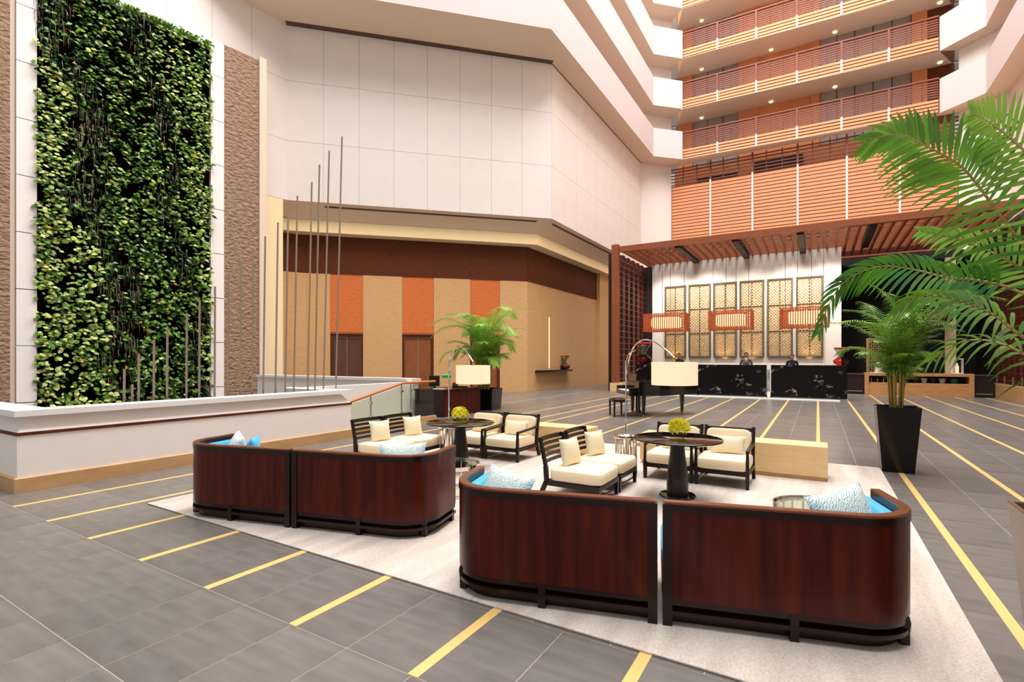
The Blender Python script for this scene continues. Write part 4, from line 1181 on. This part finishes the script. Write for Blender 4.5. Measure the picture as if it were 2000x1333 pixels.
# round tables
def round_table(label, loc):
    t = thing('round_pedestal_table', label, 'table', loc, 0, 'round pedestal tables')
    MB().lathe([(0, .625), (.44, .625), (.484, .638), (.484, .65), (.478, .655), (0, .655)], 48).build('tabletop', M_table, t, smooth=40)
    MB().lathe([(0, .02), (.115, .02), (.118, .12), (.112, .25), (.075, .56), (.075, .625), (0, .625)], 28).build('pedestal', M_ebony, t, smooth=40)
    MB().lathe([(0, 0), (.195, 0), (.2, .012), (.19, .024), (0, .03)], 36).build('base_disc', M_table, t, smooth=40)
    return t
tb1 = round_table('black lacquer round pedestal table, nearest one', (-1.355, 5.875, zr_))
recopy(tb1, 'black lacquer round pedestal table in the far group', (-4.34, 5.80, zr_))
def orchid(label, loc, s):
    t = thing('flower_arrangement', label, 'flowers', loc, 0, 'yellow flowers on the tables'); t.scale = (s, s, s)
    MB().lathe([(0, 0), (.045, 0), (.06, .03), (.055, .06), (0, .06)], 16).build('glass_bowl', M_glass, t, smooth=40)
    rnd = random.Random(3)
    pm = MB()
    for k in range(5):
        a = 2 * PI * k / 5
        pm.add([(0, 0, 0), (.03 * math.cos(a - .5), .03 * math.sin(a - .5), .012), (.05 * math.cos(a), .05 * math.sin(a), .006), (.03 * math.cos(a + .5), .03 * math.sin(a + .5), .012)], [(0, 1, 2, 3)])
    pm.ball((0, 0, .006), .012, .012, .01, 6, 4)
    bm_ = pm.mesh('blossom', M_yellow, smooth='flat')
    for i in range(42):
        th_ = math.acos(1 - 1.35 * (i + .5) / 42); ph = i * 2.399
        n = Vector((math.sin(th_) * math.cos(ph), math.sin(th_) * math.sin(ph), math.cos(th_)))
        o = inst(bm_, 'blossom', t, tuple(n * rnd.uniform(.085, .108) + Vector((0, 0, .11))))
        o.rotation_mode = 'QUATERNION'; o.rotation_quaternion = (n + Vector((0, 0, .55))).to_track_quat('Z', 'Y')
    return t
orchid('yellow orchid posy on the near round table', (-1.345, 5.92, .669), 1.0)
orchid('yellow orchid posy on the far round table', (-4.34, 5.80, .669), 1.0)

# glass drums
def glass_table(label, loc, r=.3):
    t = thing('glass_coffee_table', label, 'table', loc, 0, 'glass coffee tables')
    MB().lathe([(0, .325), (r, .325), (r, .335), (0, .335)], 40).build('glass_top', M_glass, t, smooth=30)
    MB().lathe([(r - .012, .30), (r + .012, .30), (r + .012, .345), (r, .345), (r, .322), (r - .012, .322), (r - .012, .30)], 40, cap=False).build('top_ring', M_chrome, t, smooth=30)
    MB().lathe([(r - .02, .0), (r, .0), (r, .025), (r - .02, .025), (r - .02, 0)], 40, cap=False).build('bottom_ring', M_chrome, t, smooth=30)
    for k in range(20):
        a = 2 * PI * k / 20
        MB().tube([((r - .008) * math.cos(a), (r - .008) * math.sin(a), .025), ((r - .008) * math.cos(a), (r - .008) * math.sin(a), .30)], .007, 6).build('spoke', M_chrome, t, smooth=40)
    return t
gt1 = glass_table('round glass coffee table with a chrome rim behind the near sofa', (-.02, 4.86, zr_))
recopy(gt1, 'round glass coffee table at the far sofa, beside its right end', (-3.62, 4.70, zr_))

# arc lamps on slatted chrome drums
def arc_lamp(label, base, sh, r_sh, h_sh):
    t = thing('arc_floor_lamp', label, 'lamp', base, 0, 'arc floor lamps')
    dx, dy = sh[0] - base[0], sh[1] - base[1]; zb = base[2]
    L = math.hypot(dx, dy); ux, uy = dx / L, dy / L
    MB().lathe([(0, 0), (.15, 0), (.15, .02), (0, .02)], 32).build('base_disc', M_chrome, t, smooth=30)
    for k in range(18):
        a = 2 * PI * k / 18
        MB().box(-.012, .012, -.004, .004, .02, .475).build('slat', M_chrome, t).matrix_local = Matrix.Translation((.14 * math.cos(a), .14 * math.sin(a), 0)) @ Matrix.Rotation(a + PI / 2, 4, 'Z')
    MB().lathe([(0, .475), (.165, .475), (.18, .495), (.172, .495), (.16, .482), (0, .482)], 32).build('tray', M_chrome, t, smooth=30)
    zt = sh[2] + h_sh / 2 - zb
    top = 1.73 - zb if sh[2] > 1.36 else 1.66 - zb
    MB().tube([(0, 0, .02), (0, 0, 1.25), (0, 0, 1.52)], .011, 8).build('pole', M_chrome, t, smooth=40)
    pts = []
    P0 = Vector((0, 0, 1.16)); P3 = Vector((dx, dy, zt + .05))
    P1 = Vector((0.0, 0.0, 1.62)); P2 = Vector((dx * .25, dy * .25, top + .36))
    for i in range(19):
        s = i / 18
        pts.append(P0 * (1 - s) ** 3 + P1 * 3 * s * (1 - s) ** 2 + P2 * 3 * s * s * (1 - s) + P3 * s ** 3)
    MB().tube(pts, .009, 8).build('arm', M_chrome, t, smooth=40)
    MB().tube([(0, 0, 1.52), (ux * .06, uy * .06, 1.60), (ux * .16, uy * .16, 1.645), (ux * .26, uy * .26, 1.655)], .007, 6).build('brace', M_chrome, t, smooth=40)
    MB().tube([(dx, dy, zt + .05), (dx, dy, zt - .06)], .015, 8).build('socket', M_gold, t, smooth=40)
    mb = MB().lathe([(r_sh, -h_sh / 2), (r_sh, h_sh / 2), (r_sh - .004, h_sh / 2), (r_sh - .004, -h_sh / 2), (r_sh, -h_sh / 2)], 40, cap=False)
    o = mb.build('shade', M_shade, t, smooth=30); o.location = (dx, dy, sh[2] - zb)
    MB().lathe([(0, .0), (r_sh - .006, .0), (r_sh - .006, .004), (0, .004)], 32).build('diffuser', M_shade, o, smooth=30).location = (0, 0, h_sh / 2 - .03)
    return t
arc_lamp('arched chrome floor lamp with a cream drum shade over the near table', (-2.235, 6.73, zr_), (-1.394, 5.894, 1.393), .252, .258)
arc_lamp('arched chrome floor lamp with a cream drum shade over the far table', (-4.95, 6.32, zr_), (-4.238, 5.97, 1.337), .245, .262)

# stone benches
def bench(x0, x1, label):
    t = thing('stone_bench', label, 'bench', (x0, 7.5, zr_), 0, 'cream stone benches'); w = x1 - x0
    MB().box(0, w, 0, .46, .05, .435).build('stone_block', M_stone, t, bevel=.006)
    MB().box(.02, w - .02, .02, .44, 0, .05).build('recessed_base', M_stone2, t)
bench(-2.28, .11, 'cream stone bench block behind the near armchairs')
bench(-5.3, -3.12, 'cream stone bench block behind the far armchairs')

# ------------------------------------------------------------------ palms
def frond_mesh(pts, nl, L, wid, droop, rach=.008, asym=None, lift=.25, seed=0, start=.15, separate=False, twist=None):
    rnd = random.Random(seed)
    pts = [Vector(q) for q in pts]
    # catmull-rom resample
    def cr(s):
        n = len(pts) - 1; x = min(s * n, n - 1e-6); i = int(x); f = x - i
        p0 = pts[max(i - 1, 0)]; p1 = pts[i]; p2 = pts[i + 1]; p3 = pts[min(i + 2, n)]
        return .5 * ((2 * p1) + (p2 - p0) * f + (2 * p0 - 5 * p1 + 4 * p2 - p3) * f * f + (3 * p1 - p0 - 3 * p2 + p3) * f ** 3)
    line = [cr(i / 24) for i in range(25)]
    ra = MB().tube(line, [rach * (1 - .75 * i / 24) for i in range(25)], 5)
    leaflets = []
    for i in range(nl):
        s = start + (1 - start) * (i + .5) / nl
        q = cr(s); tg = (cr(min(s + .02, 1)) - cr(max(s - .02, 0))).normalized()
        side = tg.cross(Vector((0, 0, 1)))
        if side.length < .05: side = tg.cross(Vector((1, 0, 0)))
        side.normalize(); upv = side.cross(tg).normalized()
        if twist is not None:
            Rm = Matrix.Rotation(twist, 3, tg); side = Rm @ side; upv = Rm @ upv
        prof = math.sin(PI * min(1, .25 + .75 * (s - start) / (1 - start) * .92)) ** .6
        for sg in (-1, 1):
            l = L * (.3 + .7 * prof) * (1 - .5 * max(0, s - .55) / .45) * rnd.uniform(.88, 1.08)
            sw = .35 + 1.5 * s * s
            dr = (side * sg + tg * sw + upv * (lift + rnd.uniform(-.08, .1))).normalized()
            wv = (tg - dr * tg.dot(dr)).normalized() * (wid / 2)
            vs = []; K = 4
            for k in range(K + 1):
                f = k / K
                c = q + dr * (l * f) + Vector((0, 0, -droop * l * f * f)) 
                ww = (.45, 1.0, .9, .6, .06)[k]
                vs += [c - wv * ww, c + wv * ww]
            fs = [(2 * k, 2 * k + 1, 2 * k + 3, 2 * k + 2) for k in range(K)]
            leaflets.append((vs, fs))
    return ra, leaflets
def add_frond(root, pts, nl, L, wid, droop, m, mstem, single=False, **kw):
    ra, lf = frond_mesh(pts, nl, L, wid, droop, **kw)
    f = ra.build('frond', mstem, root, smooth=60)
    if single:
        for vs, fs in lf: MB().add(vs, fs).build('leaflet', m, f, smooth=80)
    else:
        mb = MB()
        for vs, fs in lf: mb.add(vs, fs)
        mb.build('leaflets', m, f, smooth=80, kind='stuff')
    return f
def square_pot(root, wt, wb, h, m, th=.02):
    mb = MB()
    def rg(w, z): return [(-w / 2, -w / 2, z), (w / 2, -w / 2, z), (w / 2, w / 2, z), (-w / 2, w / 2, z)]
    vs = rg(wb, 0) + rg(wt, h) + rg(wt - 2 * th, h) + rg(wt - 2 * th - .01, h - .08)
    fs = [(3, 2, 1, 0)]
    for a in (0, 4, 8):
        for i in range(4): fs.append((a + i, a + (i + 1) % 4, a + 4 + (i + 1) % 4, a + 4 + i))
    mb.add(vs, fs).build('pot', m, root, bevel=.008)
    mb = MB(); w = wt - 2 * th - .005
    mb.prism([(-w / 2, -w / 2), (w / 2, -w / 2), (w / 2, w / 2), (-w / 2, w / 2)], h - .1, h - .07); mb.build('soil', M_soil, root)
def arch(base, az, el, length, sag, n=5):
    out = []; dirh = Vector((math.cos(az), math.sin(az), 0))
    pts = [Vector(base)]
    e = el
    st = length / n
    for i in range(n):
        pts.append(pts[-1] + (dirh * math.cos(e) + Vector((0, 0, math.sin(e)))) * st)
        e -= sag / n * (0.6 + .8 * i / n)
    return pts
def clump_palm(label, loc, rz, pot, canes, fronds, scale, seed, mleaf, cane_top, low=.3, els=(R(52), R(86)), flen=1.0, lw=.017, sag=(.9, 1.9)):
    rnd = random.Random(seed)
    t = thing('potted_palm', label, 'palm', loc, rz)
    square_pot(t, *pot)
    h = pot[2] - .07
    tops = []
    for i in range(canes):
        a = 2 * PI * i / canes + rnd.uniform(-.3, .3); r = rnd.uniform(.02, .085) * scale
        b = Vector((r * math.cos(a), r * math.sin(a), h)); sp_r = r + rnd.uniform(.02, .09) * scale
        tp = Vector((sp_r * math.cos(a), sp_r * math.sin(a), h + cane_top * rnd.uniform(.8, 1.1)))
        MB().tube([b, (b + tp) / 2 + Vector((0, 0, .02)), tp], [.013 * scale, .012 * scale, .008 * scale], 6).build('cane', M_stem, t, smooth=50)
        tops.append((b, tp, a))
    for i in range(fronds):
        b, tp, a = tops[i % canes]
        q = (i + .5) / fronds                                  # low fronds are short and upright, high ones long and arching
        f = low + (1 - low) * q
        az = i * 2.399 + rnd.uniform(-.3, .3)
        el = rnd.uniform(*els); ln = (.55 + .6 * q) * rnd.uniform(.85, 1.15) * flen
        add_frond(t, arch(b.lerp(tp, f), az, el, ln, rnd.uniform(*sag)), 26, .27 * scale, lw * scale, .45, mleaf if i % 3 else M_palmlight, M_stem, seed=seed * 50 + i, rach=.007 * scale, start=.22)
    return t
clump_palm('tall palm in a black tapered planter on the right floor', (.945, 8.87, 0), 0, (.50, .36, .90, M_potblack), 14, 46, .96, 11, M_palm, 1.0, .33, (R(50), R(88)), 1.08, .016, (1.1, 2.3))
clump_palm('bushy palm in a wide black planter beside the black desk', (-8.95, 13.2, 0), R(12), (.9, .82, .66, M_potblack), 16, 34, 1.9, 5, M_palmlight, 1.2, .4, (R(56), R(86)), 2.05, .02, (1.6, 3.0))

np_ = thing('potted_palm', 'large palm at the right edge in a taupe stone planter, nearest the camera', 'palm', (1.12, 3.15, 0))
square_pot(np_, .62, .48, .85, M_potstone)
org = Vector((1.12, 3.15, 0))
FR_ = {
 'F1': ([(1.143, 3.254, 1.3), (1.143, 3.254, 1.424), (0.958, 3.375, 1.895), (0.784, 3.388, 2.237), (0.69, 3.448, 2.458), (0.616, 3.462, 2.579), (0.49, 3.503, 2.712), (0.39, 3.559, 2.814), (0.251, 3.593, 2.823)], 26, .40, .030, .30, 1),
 'F2': ([(1.12, 3.17, 1.3), (1.05, 3.17, 1.75), (0.90, 3.15, 2.3), (0.80, 3.2, 2.52), (0.72, 3.28, 2.68), (0.66, 3.36, 2.78)], 18, .34, .026, .25, 2),
 'F3': ([(1.156, 3.33, 1.3), (1.10, 3.40, 1.6), (0.903, 3.576, 1.885), (0.735, 3.65, 1.979), (0.621, 3.698, 2.009), (0.473, 3.784, 2.084), (0.304, 3.799, 2.114), (0.115, 3.802, 2.01), (0.002, 3.793, 1.723)], 24, .34, .028, .45, 3),
 'F5': ([(1.136, 3.3, 1.2), (1.08, 3.33, 1.45), (0.834, 3.301, 1.654), (0.739, 3.361, 1.771), (0.634, 3.414, 1.846), (0.472, 3.434, 1.89), (0.362, 3.426, 1.807)], 16, .30, .028, .55, 4),
 'F6': ([(1.1, 3.2, 1.1), (1.05, 3.17, 1.35), (0.821, 3.06, 1.535), (0.7, 3.104, 1.626), (0.585, 3.152, 1.635), (0.469, 3.199, 1.545)], 8, .26, .020, .6, 5),
 'F7': ([(1.16, 3.3, 1.25), (1.15, 3.45, 1.55), (0.993, 3.63, 1.924), (0.845, 3.657, 2.088), (0.72, 3.816, 2.224), (0.542, 3.942, 2.333)], 18, .36, .028, .35, 6),
 'F4': ([(1.12, 3.1, 1.25), (1.02, 2.98, 1.6), (0.90, 2.90, 2.05), (0.84, 2.93, 2.35)], 12, .34, .028, .3, 7),
 'F8': ([(1.2, 3.2, 1.25), (1.35, 3.4, 1.9), (1.45, 3.6, 2.4), (1.7, 3.8, 2.6)], 12, .34, .028, .35, 8),
}
extra = MB(); cnt = 0
LF = {1: 1.0, 2: .95, 3: .68, 4: .8, 5: .9, 6: .8, 7: 1, 8: 1}
TW = {1: R(68), 2: R(70), 3: R(62), 4: R(40), 5: R(30), 6: R(60), 7: R(60), 8: R(20)}
for kname, (pts, nl, L, wid, dp, sd) in FR_.items():
    ra, lf = frond_mesh([Vector(q) - org for q in pts], int(nl * 1.35), L * LF[sd], wid * .85, dp, rach=.010, seed=sd, start=.3, twist=TW[sd])
    f = ra.build('frond', M_stem, np_, smooth=60)
    m = M_palm if sd not in (2, 6) else M_palmlight
    for vs, fs in lf:
        if cnt < 296 and sd != 8:
            MB().add(vs, fs).build('leaflet', m, f, smooth=80); cnt += 1
        else: extra.add(vs, fs)
extra.build('leaflets', M_palm, np_, smooth=80, kind='stuff')
for i in range(8):
    a = i * .785; MB().tube([(.08 * math.cos(a), .08 * math.sin(a), .78), (.05 * math.cos(a), .05 * math.sin(a), 1.3)], .016, 6).build('cane', M_stem, np_, smooth=50)

# ------------------------------------------------------------------ piano and bench
pi_ = thing('grand_piano', 'black grand piano before the reception desks', 'piano', (-4.30, 14.12, 0), R(33))
# local: x towards the tail, y across; keyboard at x<0
def poly_piano(x0, o=0.0):
    pl = [(-.22, -.72 - o), (.35, -.72 - o)]
    for i in range(9):
        s = i / 8
        pl.append((.35 + 1.15 * s, (-.72 - o) + (.62) * (3 * s * s - 2 * s ** 3)))
    for i in range(1, 8):
        a = -PI / 2 + PI * i / 8
        pl.append((1.5 + .2 * math.cos(a), .29 + .39 * math.sin(a)))
    pl += [(1.5, .72 + o), (-.22, .72 + o)]
    return pl
MB().prism(poly_piano(0), .58, .93).build('case', M_blackgloss, pi_, bevel=.008)
MB().prism(poly_piano(0, .015), .935, .96).build('lid', M_blackgloss, pi_, bevel=.006)
MB().box(-.48, -.22, -.72, .72, .58, .68).build('keybed', M_blackgloss, pi_, bevel=.006)
MB().box(-.46, -.24, -.6, .6, .68, .70).build('keys', M_plinth, pi_)
for s in (-1, 1): MB().box(-.48, -.22, s * .72 - (.1 if s > 0 else 0), s * .72 + (0 if s > 0 else .1), .68, .80).build('cheek', M_blackgloss, pi_, bevel=.02)
MB().box(-.2, -.17, -.4, .4, .96, 1.16).build('music_desk', M_blackgloss, pi_)
for (x, y) in ((-.05, -.55), (-.05, .55), (1.3, .25)):
    MB().taper((x, y, .06), (x, y, .58), .06, .11).build('leg', M_blackgloss, pi_); 
    MB().lathe([(0, 0), (.03, 0), (.03, .06), (0, .06)], 10, (x, y, 0)).build('caster', M_gold, pi_)
MB().box(-.08, 0, -.1, -.07, .1, .58).box(-.08, 0, .07, .1, .1, .58).box(-.12, .02, -.13, .13, .06, .12).build('pedal_lyre', M_blackgloss, pi_)
bn = thing('piano_bench', 'small black piano bench left of the grand piano', 'bench', (-4.72, 13.52, 0), R(33))
MB().box(-.19, .19, -.29, .29, .40, .44).build('frame', M_ebony, bn); MB().superbox(0, 0, .46, .38, .58, .06, .25).build('padded_seat', M_blackgloss, bn, smooth=60)
for sx in (-.16, .16):
    for sy in (-.26, .26): MB().taper((sx, sy, 0), (sx, sy, .40), .035, .05).build('leg', M_ebony, bn)

# ------------------------------------------------------------------ desk by the alcove
dk = thing('writing_desk', 'black wooden concierge desk with panel sides by the balustrade', 'desk', (-8.62, 10.72, 0), R(-1))
MB().box(-1.02, .05, -.02, 1.75, .70, .74).build('desktop', M_sofatrim, dk, bevel=.006)
MB().box(-.98, .02, 0, .05, 0, .70).build('side_panel', M_sofatrim, dk); MB().box(-.98, .02, 1.68, 1.73, 0, .70).build('side_panel', M_sofatrim, dk)
MB().box(-.03, .02, .05, 1.68, .0, .70).build('modesty_panel', M_sofawood, dk)
mo = thing('monitor', 'black computer monitor standing on the concierge desk', 'monitor', (-9.25, 11.15, .74), R(31))
MB().box(-.15, .15, 0, .03, .06, .36).build('screen', M_blackgloss, mo, bevel=.006); MB().box(-.03, .03, .03, .05, .01, .2).build('neck', M_black, mo); MB().box(-.1, .1, -.05, .1, 0, .015).build('foot', M_black, mo)
lp = thing('desk_lamp', 'brass banker lamp with a green shade on the concierge desk', 'lamp', (-8.78, 11.22, .74), R(31))
MB().lathe([(0, 0), (.09, 0), (.08, .02), (.02, .035), (0, .035)], 18).build('base', M_gold, lp, smooth=40)
MB().tube([(0, 0, .03), (0, 0, .3), (-.02, 0, .36)], .012, 8).build('stem', M_gold, lp, smooth=40)
mb = MB(); mb.tube([(-.19, 0, .36), (.05, 0, .36)], .055, 10); mb.build('shade', M_green, lp, smooth=40)
o = MB().box(-.15, .15, -.1, .1, 0, .012).build('paper_stack', M_paper); o.location = (-8.95, 10.98, .74); o.rotation_euler = (0, 0, .3); tag(o, 'loose stack of white papers on the concierge desk', 'papers')
o = MB().box(-.18, .18, -.12, .12, 0, .04).build('desk_tray', M_black); o.location = (-8.9, 11.9, .74); tag(o, 'low black tray at the far end of the concierge desk', 'tray')
MB().box(-.2, -.18, -.12, .12, 0, .14).build('upright', M_rod_dark, o)

# ------------------------------------------------------------------ receptionists
def person(label, loc, rz, suit, shirt=True, seed=0, H=1.74):
    t = thing('person', label, 'person', loc, rz, 'receptionists')
    k = H / 1.74
    V = {}; E = []; 
    vs = []; rad = []
    def v(name, x, y, z, rx, ry=None):
        V[name] = len(vs); vs.append((x * k, y * k, z * k)); rad.append((rx * k, (ry or rx) * k))
    v('pelvis', 0, 0, .93, .15, .11); v('waist', 0, -.005, 1.08, .135, .095); v('chest', 0, .0, 1.27, .165, .105); v('upper', 0, .01, 1.41, .12, .08)
    v('neck', 0, 0.0, 1.49, .055); v('jaw', 0, -.015, 1.56, .062, .07); v('head', 0, -.01, 1.64, .078, .09); v('crown', 0, .005, 1.70, .06, .07)
    for a, b in (('pelvis', 'waist'), ('waist', 'chest'), ('chest', 'upper'), ('upper', 'neck'), ('neck', 'jaw'), ('jaw', 'head'), ('head', 'crown')): E.append((V[a], V[b]))
    for s in (-1, 1):
        q = 'r' if s > 0 else 'l'
        v(q + 'sh', s * .17, .01, 1.42, .065); v(q + 'el', s * .235, .02, 1.14, .045); v(q + 'wr', s * .20, -.20, 1.02, .03); v(q + 'pa', s * .185, -.27, 1.01, .032, .016)
        v(q + 'hip', s * .09, 0, .86, .085); v(q + 'kn', s * .10, -.01, .48, .055); v(q + 'an', s * .10, .02, .08, .04); v(q + 'to', s * .11, -.13, .035, .035)
        for a, b in (('upper', q + 'sh'), (q + 'sh', q + 'el'), (q + 'el', q + 'wr'), (q + 'wr', q + 'pa'), ('pelvis', q + 'hip'), (q + 'hip', q + 'kn'), (q + 'kn', q + 'an'), (q + 'an', q + 'to')): E.append((V[a], V[b]))
    me = bpy.data.meshes.new('body'); me.from_pydata(vs, E, [])
    o = bpy.data.objects.new('body', me); COL.objects.link(o); o.parent = t
    sk = o.modifiers.new('skin', 'SKIN'); sk.use_smooth_shade = True
    for i, r in enumerate(rad): me.skin_vertices[0].data[i].radius = r; me.skin_vertices[0].data[i].use_root = (i == 0)
    o.modifiers.new('sub', 'SUBSURF').levels = 2; o.modifiers['sub'].render_levels = 2
    dg = bpy.context.evaluated_depsgraph_get()
    new = bpy.data.meshes.new_from_object(o.evaluated_get(dg)); o.modifiers.clear(); o.data = new
    new.materials.clear(); new.materials.append(suit); new.materials.append(M_skin)
    for p_ in new.polygons:
        c = p_.center
        p_.material_index = 1 if (c.z > 1.50 * k or (c.y < -.21 * k and .9 * k < c.z < 1.2 * k)) else 0
        p_.use_smooth = True
    # fingers
    for s in (-1, 1):
        for f_ in range(4):
            x = s * (.165 + f_ * .016) * k; l = (.05, .06, .055, .045)[f_] * k
            MB().tube([(x, -.28 * k, 1.012 * k), (x, -.28 * k - l * .6, 1.0 * k), (x, -.28 * k - l, .985 * k)], [.009 * k, .008 * k, .006 * k], 6).build('finger', M_skin, t, smooth=60)
        MB().tube([(s * .155 * k, -.25 * k, 1.01 * k), (s * .14 * k, -.29 * k, 1.0 * k)], [.01 * k, .007 * k], 6).build('thumb', M_skin, t, smooth=60)
    # hair cap
    mb = MB(); n = 16
    for i in range(6):
        th_ = (PI * .52) * i / 5
        for j in range(n):
            a = 2 * PI * j / n
            low = 1.0 if math.sin(a) > -.3 else .62
            tt = th_ * low
            mb.v.append((.088 * k * math.sin(tt) * math.cos(a), (.0 + .102 * math.sin(tt) * math.sin(a)) * k, (1.655 + .098 * math.cos(tt)) * k))
    for i in range(5):
        for j in range(n): mb.f.append([i * n + j, (i + 1) * n + j, (i + 1) * n + (j + 1) % n, i * n + (j + 1) % n]); mb.mi.append(0)
    mb.build('hair', M_hair, t, smooth=60)
    for s in (-1, 1):
        MB().ball((s * .031 * k, -.092 * k, 1.625 * k), .011 * k, .007 * k, .007 * k, 8, 5).build('eye', M_black, t)
        MB().ball((s * .083 * k, .0, 1.615 * k), .012 * k, .02 * k, .032 * k, 8, 5).build('ear', M_skin, t)
    MB().ball((0, -.105 * k, 1.595 * k), .014 * k, .02 * k, .024 * k, 8, 5).build('nose', M_skin, t)
    MB().ball((0, -.09 * k, 1.555 * k), .024 * k, .008 * k, .006 * k, 8, 5).build('mouth', M_darkred, t)
    # collar, shirt front, tie
    if shirt:
        y = -.118 * k
        MB().add([(-.05 * k, -.07 * k, 1.49 * k), (.05 * k, -.07 * k, 1.49 * k), (0, y - .012 * k, 1.20 * k), (-.05 * k, -.05 * k, 1.49 * k), (.05 * k, -.05 * k, 1.49 * k), (0, y + .03, 1.20 * k), (0, -.105 * k, 1.44 * k)],
                 [(0, 6, 2), (6, 1, 2), (0, 1, 6), (5, 4, 3), (0, 2, 5, 3), (2, 1, 4, 5), (0, 3, 4, 1)]).build('shirt_front', M_shirt, t)
        MB().add([(-.012 * k, -.108 * k, 1.46 * k), (.012 * k, -.108 * k, 1.46 * k), (.02 * k, y - .02 * k, 1.24 * k), (0, y - .02 * k, 1.20 * k), (-.02 * k, y - .02 * k, 1.24 * k)], [(0, 1, 2, 3, 4)]).build('tie', M_tie, t)
    else:
        MB().box(-.10 * k, -.05 * k, -.128 * k, -.118 * k, 1.335 * k, 1.35 * k).build('name_badge', M_shirt, t)
        MB().lathe([(.058 * k, 0), (.066 * k, .0), (.062 * k, .03 * k), (.056 * k, .03 * k)], 14, (0, -.004, 1.475 * k)).build('collar', suit, t)
    return t
o = MB().box(-7.0, .9, 23.65, 25.2, 0, .1).build('trim_25', M_darkpanel); tag(o, 'low staff platform behind the reception desks', 'platform', kind='structure')
person('person in a grey brown suit, white shirt and tie behind the middle marble desk', (-2.66, 24.1, .1), R(4), M_suitg, True, 0, 1.77)
person('person in a black suit with a badge behind the right marble desk', (-.915, 24.1, .1), R(-4), M_suitb, False, 1, 1.68)
person('person in dark clothes behind the left desk, half hidden by the lamp shade', (-5.50, 24.1, .1), R(15), M_suitb, False, 2, 1.74)
# added fill spots without fixtures: alcove, reception wall; then the pendant bulbs
for k in range(17): spot_light('alcove_fill', (-18.5 + k * .48, 13.25 + k * .48, 7.6), (0, 0, 0), 22, (1.0, .88, .70), R(160), 1.0, .3)
for k in range(16): spot_light('alcove_fill', (-10.8, 21.4 + k * .75, 7.6), (0, 0, 0), 18, (1.0, .88, .70), R(160), 1.0, .3)
for x in (-6.8, -4.9, -3.0, -1.1, .5): spot_light('canopy_wall_fill', (x, 26.6, 6.72), (R(28), 0, 0), 850, (1.0, .93, .84), R(100), 1.0, .15)
for x in (-5.6, -2.9, -.4): point_light('pendant_bulb', (x * KP, 25.05, 3.3), 14, (1.0, .8, .5), .2)
